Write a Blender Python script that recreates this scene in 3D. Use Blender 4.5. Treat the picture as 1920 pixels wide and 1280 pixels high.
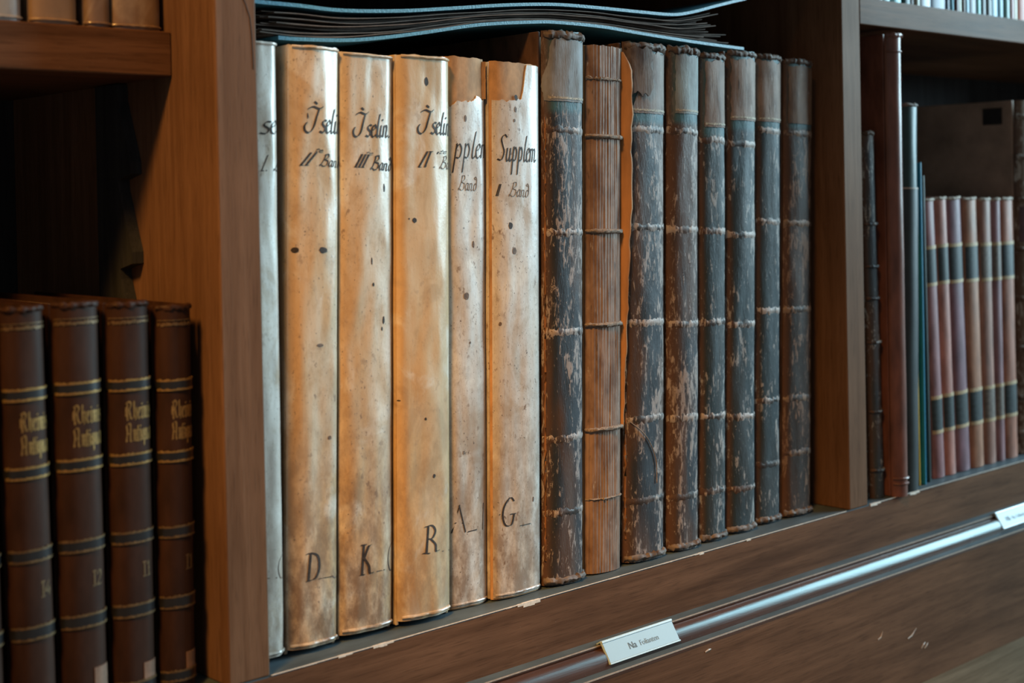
import bpy, bmesh, math, random
from mathutils import Vector, Matrix, noise

# ------------------------------------------------------------------ clear
for o in list(bpy.data.objects):
    bpy.data.objects.remove(o, do_unlink=True)
scene = bpy.context.scene
COL = scene.collection

# ------------------------------------------------------------------ camera
FPX = 2667.0
YAW, PITCH, ROLL, YPP = 0.825677, 0.0116984, -0.0198636, 400.62
CAM = Vector((0.0, -0.8, 0.31274))
_W = Vector((math.cos(YAW) * math.cos(PITCH), math.sin(YAW) * math.cos(PITCH), -math.sin(PITCH)))
_r = Vector((math.sin(YAW), -math.cos(YAW), 0.0))
_u = _r.cross(_W)
_R = math.cos(ROLL) * _r + math.sin(ROLL) * _u
_U = -math.sin(ROLL) * _r + math.cos(ROLL) * _u
cd = bpy.data.cameras.new('camera')
cam = bpy.data.objects.new('camera', cd)
COL.objects.link(cam)
cam.matrix_world = Matrix(((_R.x, _U.x, -_W.x, CAM.x), (_R.y, _U.y, -_W.y, CAM.y),
                           (_R.z, _U.z, -_W.z, CAM.z), (0, 0, 0, 1)))
cd.sensor_width = 36.0
cd.lens = FPX / 1920 * 36
cd.shift_y = (YPP - 640) / 1920
cd.clip_start = 0.02
cd.dof.use_dof = True
cd.dof.focus_distance = 1.14
cd.dof.aperture_fstop = 6.3
scene.camera = cam


def at(px, py, axis, val):
    """3-D point where the sight line through a photo pixel meets the plane axis=val."""
    d = _W + _R * ((px - 960) / FPX) + _U * ((YPP - py) / FPX)
    t = (val - CAM[axis]) / d[axis]
    return CAM + d * t


# ------------------------------------------------------------------ world, light, exposure
world = bpy.data.worlds.new('room_air')
scene.world = world
world.use_nodes = True
bg = world.node_tree.nodes['Background']
bg.inputs['Color'].default_value = (0.78, 0.76, 0.74, 1)
bg.inputs['Strength'].default_value = 0.22


def area(name, loc, target, sx, sy, power, color):
    l = bpy.data.lights.new(name, 'AREA')
    l.shape = 'RECTANGLE'
    l.size, l.size_y = sx, sy
    l.energy = power
    l.color = color
    o = bpy.data.objects.new(name, l)
    COL.objects.link(o)
    o.location = loc
    o.rotation_euler = (Vector(target) - Vector(loc)).to_track_quat('-Z', 'Y').to_euler()
    return o


# daylight window of the room, to the right and in front of the bookcase
area('window_daylight', (5.7, -1.95, 1.95), (0.9, 0, 0.25), 2.1, 3.0, 640, (0.57, 0.86, 1.0))
# warm reading spot, up to the left and in front of the bookcase, turned on the middle of the row
lamp = bpy.data.lights.new('reading_spot', 'SPOT')
lamp.energy = 760
lamp.color = (1.0, 0.48, 0.11)
lamp.spot_size = math.radians(16.2)
lamp.spot_blend = 1.0
lamp.shadow_soft_size = 0.30
lamp_ob = bpy.data.objects.new('reading_spot', lamp)
COL.objects.link(lamp_ob)
lamp_ob.location = (-1.12, -1.02, 2.30)
lamp_ob.rotation_euler = (Vector((0.68, 0, 0.10)) - lamp_ob.location).to_track_quat('-Z', 'Y').to_euler()

vs = scene.view_settings
vs.view_transform = 'Standard'
vs.look = 'None'
vs.exposure = -0.20
vs.gamma = 1.0
vs.use_curve_mapping = False


# ------------------------------------------------------------------ material kit
def s2l(r, g, b):
    f = lambda c: (c / 255 / 12.92) if c / 255 <= 0.04045 else ((c / 255 + 0.055) / 1.055) ** 2.4
    return (f(r), f(g), f(b), 1.0)


class NT:
    def __init__(self, name):
        self.m = bpy.data.materials.new(name)
        self.m.use_nodes = True
        self.t = self.m.node_tree
        self.b = self.t.nodes['Principled BSDF']
        tc = self.t.nodes.new('ShaderNodeTexCoord')
        self.co = tc.outputs['Object']

    def n(self, typ, **kw):
        nd = self.t.nodes.new(typ)
        for k, v in kw.items():
            setattr(nd, k, v)
        return nd

    def put(self, sock, v):
        if isinstance(v, (int, float)):
            sock.default_value = v
        elif isinstance(v, tuple):
            sock.default_value = v
        else:
            self.t.links.new(v, sock)

    def map(self, scale=(1, 1, 1), loc=(0, 0, 0), src=None):
        nd = self.n('ShaderNodeMapping')
        self.put(nd.inputs['Vector'], src if src is not None else self.co)
        nd.inputs['Scale'].default_value = scale
        nd.inputs['Location'].default_value = loc
        return nd.outputs[0]

    def noise(self, vec, scale=1.0, detail=3.0, rough=0.55, dist=0.0):
        nd = self.n('ShaderNodeTexNoise')
        self.put(nd.inputs['Vector'], vec)
        nd.inputs['Scale'].default_value = scale
        nd.inputs['Detail'].default_value = detail
        nd.inputs['Roughness'].default_value = rough
        nd.inputs['Distortion'].default_value = dist
        return nd.outputs['Fac']

    def ramp(self, fac, stops, interp='LINEAR'):
        nd = self.n('ShaderNodeValToRGB')
        self.put(nd.inputs['Fac'], fac)
        cr = nd.color_ramp
        cr.interpolation = interp
        while len(cr.elements) > 1:
            cr.elements.remove(cr.elements[-1])
        for i, (p, c) in enumerate(stops):
            e = cr.elements[0] if i == 0 else cr.elements.new(p)
            e.position = p
            e.color = c if isinstance(c, tuple) else (c, c, c, 1)
        return nd.outputs['Color']

    def step(self, fac, lo, hi):
        nd = self.n('ShaderNodeMapRange', interpolation_type='SMOOTHSTEP')
        self.put(nd.inputs['Value'], fac)
        nd.inputs['From Min'].default_value = lo
        nd.inputs['From Max'].default_value = hi
        return nd.outputs['Result']

    def mix(self, fac, a, b, blend='MIX'):
        nd = self.n('ShaderNodeMix', data_type='RGBA', blend_type=blend)
        self.put(nd.inputs['Factor'], fac)
        self.put(nd.inputs[6], a)
        self.put(nd.inputs[7], b)
        return nd.outputs[2]

    def math(self, op, a, b=0.0):
        nd = self.n('ShaderNodeMath', operation=op)
        self.put(nd.inputs[0], a)
        self.put(nd.inputs[1], b)
        return nd.outputs[0]

    def sep(self, vec=None):
        nd = self.n('ShaderNodeSeparateXYZ')
        self.put(nd.inputs[0], vec if vec is not None else self.co)
        return nd.outputs

    def bump(self, h, strength=0.3, dist=0.001):
        nd = self.n('ShaderNodeBump')
        self.put(nd.inputs['Height'], h)
        nd.inputs['Strength'].default_value = strength
        nd.inputs['Distance'].default_value = dist
        self.t.links.new(nd.outputs[0], self.b.inputs['Normal'])

    def out(self, col, rough=0.5, spec=0.5, metal=0.0, coat=0.0):
        self.put(self.b.inputs['Base Color'], col)
        self.put(self.b.inputs['Roughness'], rough)
        self.b.inputs['Specular IOR Level'].default_value = spec
        self.b.inputs['Metallic'].default_value = metal
        self.b.inputs['Coat Weight'].default_value = coat
        self.b.inputs['Coat Roughness'].default_value = 0.15
        return self.m


def wood(name, axis, dark, light, rough=0.5, coat=0.0, seed=0.0):
    k = NT(name)
    sc = [95.0, 95.0, 95.0]
    sc[axis] = 5.0
    sf = [900.0, 900.0, 900.0]
    sf[axis] = 42.0
    g = k.noise(k.map(tuple(sc), (seed, seed * 2, seed)), 1.0, 5, 0.6, 0.5)
    f = k.noise(k.map(tuple(sf), (seed, 0, 0)), 1.0, 2, 0.5)
    p = k.noise(k.co, 7.0, 2, 0.5)
    c = k.ramp(g, [(0.30, dark), (0.72, light)])
    c = k.mix(k.math('MULTIPLY', k.step(f, 0.52, 0.70), 0.38), c, tuple(x * 0.40 for x in dark[:3]) + (1,))
    c = k.mix(k.math('MULTIPLY', k.step(p, 0.4, 0.7), 0.30), c, tuple(x * 0.6 for x in dark[:3]) + (1,))
    sp = k.noise(k.co, 900.0, 1, 0.5)
    c = k.mix(k.math('MULTIPLY', k.step(sp, 0.76, 0.80), 0.35), c, (0.30, 0.26, 0.22, 1))
    k.bump(k.math('ADD', k.math('MULTIPLY', f, 0.7), g), 0.22, 0.0006)
    r = k.math('ADD', k.math('MULTIPLY', p, 0.18), rough - 0.09)
    return k.out(c, r, 0.3 if coat else 0.06, 0, coat)


def vellum(name, seed, cream=(0.58, 0.47, 0.34, 1), ochre=(0.50, 0.32, 0.15, 1), amount=0.5, speck=0.5,
           h=0.41, grime=0.55, light=True):
    k = NT(name)
    o = (seed * 3.7, seed * 1.3, seed * 2.1)
    streak = k.noise(k.map((42, 42, 7), o), 1.0, 4, 0.55, 0.4)
    blot = k.noise(k.map((26, 26, 17), o), 1.0, 4, 0.6, 0.8)
    c = k.mix(k.math('MULTIPLY', k.step(streak, 0.60 - 0.3 * amount, 0.85 - 0.3 * amount), 0.75), cream, ochre)
    c = k.mix(k.math('MULTIPLY', k.step(blot, 0.53, 0.66), 0.55 if light else 0.2), c, (0.72, 0.68, 0.60, 1))
    c = k.mix(k.math('MULTIPLY', k.step(blot, 0.46, 0.34), 0.45), c, (0.36, 0.24, 0.13, 1))
    tan = k.noise(k.map((55, 55, 42), (o[1], o[2], o[0])), 1.0, 6, 0.72, 0.3)
    c = k.mix(k.math('MULTIPLY', k.step(tan, 0.47, 0.68), 0.42), c, (ochre[0] * 0.72, ochre[1] * 0.68, ochre[2] * 0.62, 1))
    # handling dirt near the foot, foxing and specks
    z = k.sep()[2]
    foot = k.step(z, 0.24, 0.0)
    gn = k.noise(k.map((60, 60, 34), o), 1.0, 5, 0.7)
    d = k.math('MULTIPLY', k.math('MULTIPLY', foot, k.step(gn, 0.30, 0.62)), grime)
    c = k.mix(d, c, (0.17, 0.105, 0.06, 1))
    fx = k.noise(k.map((170, 170, 120), o), 1.0, 3, 0.6)
    msk = k.noise(k.map((30, 30, 14), (seed, 4, 9)), 1.0, 2)
    c = k.mix(k.math('MULTIPLY', k.math('MULTIPLY', k.step(fx, 0.60, 0.70), k.step(msk, 0.42, 0.6)), speck), c,
              (0.20, 0.13, 0.085, 1))
    fib = k.noise(k.map((420, 420, 150), (o[2], o[0], o[1])), 1.0, 4, 0.75)
    c = k.mix(k.math('MULTIPLY', k.step(fib, 0.50, 0.70), 0.40 * speck), c, (0.24, 0.165, 0.105, 1))
    sp = k.noise(k.map((620, 620, 420), o), 1.0, 2, 0.6)
    c = k.mix(k.math('MULTIPLY', k.step(sp, 0.66, 0.72), speck), c, (0.13, 0.10, 0.08, 1))
    k.bump(k.math('ADD', k.math('MULTIPLY', streak, 1.0), k.math('MULTIPLY', sp, 0.12)), 0.35, 0.0016)
    return k.out(c, k.math('ADD', k.math('MULTIPLY', blot, 0.20), 0.22), 0.9)


def worn(name, seed, ztop, zteal, dark=(0.022, 0.026, 0.032, 1), scuff=(0.36, 0.31, 0.285, 1), amt=0.5,
         a=0.02, under=(0.075, 0.045, 0.032, 1), side=0.35):
    """dark blue-black leather with pale scuffing; unfaded teal just under the title piece"""
    k = NT(name)
    o = (seed * 3.1, seed * 5.3, seed * 1.7)
    x, y, z = k.sep()
    fine = k.noise(k.map((330, 330, 95), o), 1.0, 5, 0.72, 0.6)
    big = k.noise(k.map((75, 75, 22), o), 1.0, 3, 0.6, 0.5)
    col = k.noise(k.map((40, 40, 9), o), 1.0, 2, 0.5)
    m = k.math('ADD', k.math('MULTIPLY', fine, 0.62), k.math('MULTIPLY', big, 0.46))
    m = k.math('ADD', m, k.math('MULTIPLY', k.step(x, -a * 0.2, a * 0.9), 0.05))
    lo = 0.635 - 0.10 * amt
    mask = k.step(m, lo, lo + 0.055)
    base = k.mix(k.step(col, 0.40, 0.62), dark, under)
    teal = k.math('MULTIPLY', k.step(z, zteal - 0.004, zteal + 0.003), 1.0)
    base = k.mix(teal, base, (0.045, 0.105, 0.120, 1))
    base = k.mix(k.math('MULTIPLY', k.step(x, -a * (1 - side), -a), 0.95), base, (0.085, 0.042, 0.025, 1))  # left flank browner: joint leather plus warm sidelight put into the colour
    mask = k.math('MULTIPLY', mask, k.math('SUBTRACT', 1.0, k.math('MULTIPLY', teal, 0.75)))
    sc = k.mix(big, scuff, (scuff[0] * 0.62, scuff[1] * 0.55, scuff[2] * 0.50, 1))
    c = k.mix(mask, base, sc)
    hair = k.noise(k.map((900, 900, 160), o), 1.0, 2)
    c = k.mix(k.math('MULTIPLY', k.step(hair, 0.68, 0.74), 0.6), c, scuff)
    k.bump(k.math('ADD', m, k.math('MULTIPLY', hair, 0.3)), 0.55, 0.0012)
    return k.out(c, 0.48, 0.28)


def plain(name, col, rough=0.5, spec=0.4, var=0.35, scale=60.0, stretch=(1, 1, 1), bump=0.15, metal=0.0, seed=0.0):
    k = NT(name)
    nz = k.noise(k.map(tuple(scale * s for s in stretch), (seed, seed, seed)), 1.0, 4, 0.6)
    lo = tuple(c * (1 - var) for c in col[:3]) + (1,)
    hi = tuple(min(1, c * (1 + var)) for c in col[:3]) + (1,)
    c = k.ramp(nz, [(0.3, lo), (0.7, hi)])
    if bump:
        k.bump(nz, bump, 0.0008)
    return k.out(c, rough, spec, metal)


def title_piece(name, seed, a=(0.25, 0.225, 0.20, 1), b=(0.15, 0.11, 0.085, 1)):
    k = NT(name)
    o = (seed, seed * 2, seed * 5)
    v = k.noise(k.map((260, 260, 45), o), 1.0, 5, 0.7)
    bl = k.noise(k.map((70, 70, 36), o), 1.0, 3, 0.6)
    c = k.ramp(bl, [(0.35, b), (0.62, a)])
    c = k.mix(k.math('MULTIPLY', k.step(v, 0.60, 0.68), 0.8), c, (0.07, 0.05, 0.04, 1))
    c = k.mix(k.math('MULTIPLY', k.step(v, 0.38, 0.30), 0.6), c, (0.50, 0.46, 0.42, 1))
    k.bump(v, 0.5, 0.001)
    return k.out(c, 0.55, 0.2)


M = {}
BR_D, BR_L = (0.070, 0.032, 0.016, 1), (0.165, 0.082, 0.045, 1)
M['wood_x'] = wood('stained wood, grain along shelf', 0, BR_D, BR_L, 0.50)
M['wood_z'] = wood('stained wood, upright grain', 2, (0.115, 0.058, 0.031, 1), (0.195, 0.108, 0.064, 1), 0.50, 0, 3.1)
M['moulding'] = wood('varnished moulding', 0, (0.050, 0.022, 0.015, 1), (0.090, 0.042, 0.028, 1), 0.27, 0.05, 1.7)
M['moulding'].node_tree.nodes['Principled BSDF'].inputs['Specular Tint'].default_value = (0.45, 0.95, 1.0, 1)  # teal cast of the highlights put in by tinting the reflections
M['back'] = wood('dark back boards', 2, (0.024, 0.025, 0.027, 1), (0.048, 0.050, 0.054, 1), 0.6, 0, 5.0)
M['counter'] = wood('pale worn ledge wood', 0, (0.10, 0.078, 0.050, 1), (0.175, 0.142, 0.098, 1), 0.6, 0, 7.0)
M['dusty'] = plain('dusty shelf top', (0.062, 0.082, 0.094, 1), 0.55, 0.15, 0.35, 40, (0.3, 1, 1), 0.1)
M['chip'] = plain('bare chipped edge', (0.62, 0.55, 0.47, 1), 0.45, 0.5, 0.2, 300)
M['scratch'] = plain('pale scratch', (0.33, 0.27, 0.22, 1), 0.5, 0.4, 0.2, 300)
M['pages'] = plain('page edges', (0.30, 0.235, 0.165, 1), 0.8, 0.2, 0.45, 800, (1, 0.05, 0.05), 0.3)
M['ink'] = plain('iron gall ink', (0.034, 0.025, 0.020, 1), 0.6, 0.3, 0.5, 500)
M['faint_ink'] = plain('faded ink', (0.14, 0.10, 0.075, 1), 0.6, 0.3, 0.5, 500)
M['gilt'] = plain('gilt tooling', (0.30, 0.18, 0.055, 1), 0.38, 0.6, 0.4, 700, (1, 1, 1), 0.1, 0.55)
M['gilt_dim'] = plain('rubbed gilt tooling', (0.13, 0.08, 0.034, 1), 0.45, 0.5, 0.5, 700, (1, 1, 1), 0.1, 0.4)
M['brown'] = plain('brown calf', (0.034, 0.015, 0.009, 1), 0.52, 0.14, 0.35, 55, (1, 1, 0.4), 0.15)
M['brown_dark'] = plain('black band leather', (0.011, 0.010, 0.010, 1), 0.34, 0.5, 0.3, 80)
M['brown_label'] = plain('brown paper shelf label', (0.20, 0.115, 0.075, 1), 0.6, 0.3, 0.25, 160)
M['lining'] = plain('tan spine lining', (0.40, 0.225, 0.105, 1), 0.7, 0.3, 0.35, 90, (1, 1, 0.6), 0.3)
M['flap'] = plain('orange leather flap', (0.42, 0.20, 0.075, 1), 0.6, 0.3, 0.25, 70, (1, 1, 0.3), 0.25)
M['sections'] = title_piece('sewn paper folds', 4.0, (0.27, 0.175, 0.125, 1), (0.14, 0.080, 0.052, 1))
M['cord'] = plain('hemp cord', (0.22, 0.165, 0.125, 1), 0.8, 0.2, 0.5, 900, (1, 1, 1), 0.4)
M['crumple'] = title_piece('crumpled leather cap', 9.0, (0.17, 0.130, 0.105, 1), (0.060, 0.038, 0.028, 1))
M['joint'] = plain('cracked orange joint', (0.22, 0.095, 0.035, 1), 0.65, 0.3, 0.6, 220, (1, 1, 0.4), 0.4)
M['board'] = plain('brown leather board', (0.085, 0.045, 0.028, 1), 0.6, 0.35, 0.5, 70, (1, 1, 0.5), 0.3)
M['bandwear'] = title_piece('rubbed raised band', 2.0, (0.40, 0.345, 0.315, 1), (0.12, 0.085, 0.07, 1))
M['folio_cover'] = plain('blue cloth cover', (0.055, 0.200, 0.280, 1), 0.40, 0.5, 0.4, 500, (1, 1, 1), 0.4)
M['paper_old'] = plain('grey brown paper', (0.125, 0.095, 0.078, 1), 0.8, 0.2, 0.35, 60)
M['label_white'] = plain('white plastic label holder', (0.34, 0.45, 0.50, 1), 0.28, 0.5, 0.03, 50, (1, 1, 1), 0)
M['label_card'] = plain('white label card', (0.22, 0.31, 0.36, 1), 0.45, 0.5, 0.03, 50, (1, 1, 1), 0)
M['label_ink'] = plain('printed grey letters', (0.10, 0.13, 0.15, 1), 0.5, 0.3, 0.1, 50, (1, 1, 1), 0)


def flat(name, rgb, rough=0.45, var=0.15):
    return plain(name, s2l(*rgb), rough, 0.45, var, 90, (1, 1, 0.4), 0.12)


# ------------------------------------------------------------------ mesh kit
def link(name, verts, faces, mat, parent=None, smooth=True, edges=()):
    me = bpy.data.meshes.new(name)
    me.from_pydata([tuple(v) for v in verts], list(edges), faces)
    me.update()
    if smooth:
        for p in me.polygons:
            p.use_smooth = True
        try:
            me.set_sharp_from_angle(angle=math.radians(42))
        except Exception:
            pass
    me.materials.append(M[mat] if isinstance(mat, str) else mat)
    o = bpy.data.objects.new(name, me)
    COL.objects.link(o)
    if parent is not None:
        o.parent = parent
    return o


class MB:
    def __init__(self):
        self.v, self.f = [], []

    def add(self, vs, fs):
        b = len(self.v)
        self.v += [tuple(v) for v in vs]
        self.f += [tuple(i + b for i in f) for f in fs]

    def box(self, x0, x1, y0, y1, z0, z1, bev=0.0):
        if bev <= 0:
            vs = [(x, y, z) for z in (z0, z1) for y in (y0, y1) for x in (x0, x1)]
            self.add(vs, [(0, 2, 3, 1), (4, 5, 7, 6), (0, 1, 5, 4), (2, 6, 7, 3), (0, 4, 6, 2), (1, 3, 7, 5)])
            return
        bm = bmesh.new()
        r = bmesh.ops.create_cube(bm, size=1.0)
        for v in bm.verts:
            v.co = Vector((x0 + (v.co.x + .5) * (x1 - x0), y0 + (v.co.y + .5) * (y1 - y0), z0 + (v.co.z + .5) * (z1 - z0)))
        bmesh.ops.bevel(bm, geom=list(bm.edges), offset=bev, segments=2, profile=0.5, affect='EDGES')
        bm.verts.index_update()
        self.add([v.co[:] for v in bm.verts], [[v.index for v in f.verts] for f in bm.faces])
        bm.free()

    def shell(self, outer, inner):
        """closed solid between two equally sized point grids outer[i][j], inner[i][j]"""
        n, m = len(outer), len(outer[0])
        vs = [p for r in outer for p in r] + [p for r in inner for p in r]
        k = n * m
        fs = []
        for i in range(n - 1):
            for j in range(m - 1):
                a, b, c, d = i * m + j, i * m + j + 1, (i + 1) * m + j + 1, (i + 1) * m + j
                fs.append((a, b, c, d))
                fs.append((k + d, k + c, k + b, k + a))
        for j in range(m - 1):
            fs.append((j + 1, j, k + j, k + j + 1))
            e = (n - 1) * m + j
            fs.append((e, e + 1, k + e + 1, k + e))
        for i in range(n - 1):
            a, b = i * m, (i + 1) * m
            fs.append((a, b, k + b, k + a))
            a, b = i * m + m - 1, (i + 1) * m + m - 1
            fs.append((b, a, k + a, k + b))
        self.add(vs, fs)

    def tube(self, pts, rad, seg=8, jit=0.0, rng=None):
        n = len(pts)
        vs, fs = [], []
        for i, p in enumerate(pts):
            p = Vector(p)
            t = (Vector(pts[min(i + 1, n - 1)]) - Vector(pts[max(i - 1, 0)])).normalized()
            a = t.cross(Vector((0, 0, 1)))
            if a.length < 1e-4:
                a = t.cross(Vector((0, 1, 0)))
            a.normalize()
            b = t.cross(a)
            r = rad[i] if isinstance(rad, list) else rad
            for s in range(seg):
                an = 2 * math.pi * s / seg
                rr = r * (1 + (rng.uniform(-jit, jit) if rng else 0))
                vs.append(p + a * math.cos(an) * rr + b * math.sin(an) * rr)
        for i in range(n - 1):
            for s in range(seg):
                q = (s + 1) % seg
                fs.append((i * seg + s, i * seg + q, (i + 1) * seg + q, (i + 1) * seg + s))
        fs.append(tuple(range(seg - 1, -1, -1)))
        fs.append(tuple((n - 1) * seg + s for s in range(seg)))
        self.add(vs, fs)

    def build(self, name, mat, parent=None, smooth=True):
        return link(name, self.v, self.f, mat, parent, smooth)


def prism_x(profile, x0, x1, n=2):
    """closed profile of (y,z) points pulled along X"""
    m = len(profile)
    vs = [(x0 + (x1 - x0) * i / (n - 1), y, z) for i in range(n) for (y, z) in profile]
    fs = []
    for i in range(n - 1):
        for j in range(m):
            q = (j + 1) % m
            fs.append((i * m + j, i * m + q, (i + 1) * m + q, (i + 1) * m + j))
    fs.append(tuple(range(m - 1, -1, -1)))
    fs.append(tuple((n - 1) * m + j for j in range(m)))
    return vs, fs


def empty(name, loc, label, cat, group=None):
    o = bpy.data.objects.new(name, None)
    COL.objects.link(o)
    o.location = loc
    o.empty_display_size = 0.02
    o['label'] = label
    o['category'] = cat
    if group:
        o['group'] = group
    return o


# ------------------------------------------------------------------ bookcase
XL0, XL1 = 0.4815, 0.5127      # left upright
XR0, XR1 = 1.1797, 1.2110      # right upright
XA, XB = -0.2172, 2.3600       # outer ends of the three bays
DEP = 0.31
case = empty('bookcase', (0.8, 0.1, -0.18), 'dark stained wooden bookcase with uprights, shelves and moulded base', 'bookcase')


def part(mb, name, mat, smooth=False, parent=None):
    o = mb.build(name, mat, None, smooth)
    p = parent or case
    o.parent = p
    o.matrix_parent_inverse = Matrix.Translation(-case.location)
    return o


for (a, b) in ((XL0, XL1), (XR0, XR1), (XA, XA + 0.0312), (XB - 0.0312, XB)):
    mb = MB(); mb.box(a, b, 0.0, DEP, 0.0, 0.95, 0.0012); part(mb, 'upright', 'wood_z')
# lower shelf board with its front rail
mb = MB(); mb.box(XA, XB, 0.0, DEP, -0.0465, -0.0012); part(mb, 'front_rail', 'wood_x')
mb = MB(); mb.box(XA, XB, 0.0006, DEP, -0.0012, 0.0); part(mb, 'shelf_surface', 'dusty')
# upper shelves
mb = MB(); mb.box(XA + 0.0315, XL0 - 0.0003, 0.055, DEP, 0.398, 0.428, 0.001); part(mb, 'shelf_board', 'wood_x')
mb = MB(); mb.box(XR1 + 0.0003, XB - 0.0315, 0.0, DEP, 0.4770, 0.5040, 0.001); part(mb, 'shelf_board', 'wood_x')
mb = MB(); mb.box(XL1 + 0.0003, XR0 - 0.0003, 0.02, DEP, 0.535, 0.562, 0.001); part(mb, 'shelf_board', 'wood_x')  # unseen shelf over the middle bay, added to shade its interior
mb = MB(); mb.box(XA + 0.0315, XL0 - 0.0003, 0.055, DEP, 0.70, 0.73, 0.001); part(mb, 'shelf_board', 'wood_x')
mb = MB(); mb.box(XR1 + 0.0003, XB - 0.0315, 0.0, DEP, 0.74, 0.767, 0.001); part(mb, 'shelf_board', 'wood_x')
mb = MB(); mb.box(XA, XB, 0.02, DEP, 0.95, 0.977, 0.001); part(mb, 'top_board', 'wood_x')
# back boards
n = 20
for i in range(n):
    w = (XB - XA) / n
    mb = MB(); mb.box(XA + i * w + 0.0008, XA + (i + 1) * w - 0.0008, DEP, DEP + 0.012, -0.05, 0.96); part(mb, 'back_board', 'back')
# moulding under the rail
prof = [(0.004, -0.0465), (-0.0105, -0.0465), (-0.011, -0.0470), (-0.011, -0.0485), (-0.0095, -0.0490)]
for i in range(9):
    t = i / 8 * math.pi / 2
    prof.append((-0.0095 - 0.0115 * math.sin(t) ** 0.9, -0.0490 - 0.0138 * (1 - math.cos(t))))
prof += [(-0.0212, -0.0628), (-0.0295, -0.0628), (-0.0302, -0.0635), (-0.0302, -0.0660), (0.004, -0.0660)]
mb = MB(); mb.add(*prism_x(prof, XA, XB, 2)); part(mb, 'moulding', 'moulding', True)
mb = MB(); mb.box(XA, XB, -0.0104, 0.0, -0.0466, -0.0463); part(mb, 'dusty_ledge', 'dusty')
mb = MB(); mb.box(XA, XB, -0.0292, -0.0214, -0.0629, -0.0626); part(mb, 'dusty_ledge', 'dusty')
mb = MB(); mb.box(XA, XB, -0.0112, -0.0105, -0.0471, -0.0462); part(mb, 'worn_arris', 'scratch')
mb = MB(); mb.box(XA, XB, -0.0304, -0.0298, -0.0636, -0.0625); part(mb, 'worn_arris', 'scratch')
mb = MB(); mb.box(XA, XB, -0.0300, 0.02, -0.1810, -0.0660); part(mb, 'base_panel', 'wood_x')
mb = MB(); mb.box(XA, XB, -0.40, 0.02, -0.2060, -0.1810, 0.002); part(mb, 'counter_ledge', 'counter')
# saw-tooth shelf rack on the left upright's inner side
teeth = [(0.150, 0.0), (0.118, 0.0)]
z = 0.02
while z < 0.39:
    teeth += [(0.118, z), (0.100, z + 0.004), (0.100, z + 0.012), (0.117, z + 0.055)]
    z += 0.062
teeth += [(0.118, 0.397), (0.150, 0.397)]
mb = MB()
vs, fs = prism_x(teeth, XL0 - 0.0088, XL0 - 0.0002, 2)
mb.add(vs, fs); part(mb, 'shelf_rack', 'back')
# worn front arris of the shelf: thin pale line with chips
rng = random.Random(5)
mb = MB()
x = XL1 + 0.001
ptsl = []
while x < 1.75:
    ptsl.append(x)
    x += 0.006
chips = [(at(988, 1127, 1, 0).x, 0.011, 0.0030), (at(711, 1209, 1, 0).x, 0.008, 0.0018), (at(640, 1228, 1, 0).x, 0.004, 0.0014),
         (at(1311, 1037, 1, 0).x, 0.006, 0.0014), (at(1400, 1012, 1, 0).x, 0.004, 0.0011), (at(1712, 925, 1, 0).x, 0.010, 0.0022),
         (at(1636, 946, 1, 0).x, 0.010, 0.0020)]
for i in range(len(ptsl) - 1):
    a, b = ptsl[i], ptsl[i + 1]
    if a < XR1 + 0.001 and b > XR0 - 0.001:
        continue
    w = 0.0002 + 0.0005 * max(0, noise.noise(Vector((a * 60, 1, 2))))
    for (cx, cw, ch) in chips:
        if abs(a - cx) < cw:
            w += ch * math.sqrt(max(0, 1 - ((a - cx) / cw) ** 2))
    d = 0.0004 + 0.5 * w
    mb.box(a, b, -0.0002, d, -w, 0.00025)
    if mb is not None and (i == len(ptsl) - 2 or (ptsl[i + 1] < XR1 + 0.001 and ptsl[i + 2] > XR0 - 0.001)):
        part(mb, 'worn_edge', 'chip')
        mb = MB()
for pts in ([(1646, 1199), (1651, 1194), (1655, 1183)], [(1702, 1197), (1709, 1191), (1718, 1177)],
            [(1727, 1215), (1731, 1208), (1735, 1203)], [(1733, 1215), (1737, 1209), (1740, 1204)], [(1322, 1222), (1328, 1218), (1333, 1216)]):
    mb = MB()
    mb.tube([at(px, py, 1, -0.0300) for (px, py) in pts], [0.0006, 0.0010, 0.0003], 6)
    part(mb, 'scratch', 'scratch')
mb = MB()
mb.tube([at(px, py, 1, 0.0) for (px, py) in [(454, -8), (461, 10), (468, 32), (471, 60), (473, 90), (475, 130)]], 0.0004, 6)
part(mb, 'split_line', 'back')


# ------------------------------------------------------------------ shelf labels
def text_mesh(name, body, size, mat, parent, mtx):
    cu = bpy.data.curves.new(name, 'FONT')
    cu.body = body
    cu.size = size
    cu.extrude = 0.00008
    ob = bpy.data.objects.new(name, cu)
    me = bpy.data.meshes.new_from_object(ob)
    bpy.data.objects.remove(ob)
    bpy.data.curves.remove(cu)
    me.materials.clear()
    me.materials.append(M[mat])
    o = bpy.data.objects.new(name, me)
    COL.objects.link(o)
    o.parent = parent
    o.matrix_local = mtx
    return o


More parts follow.
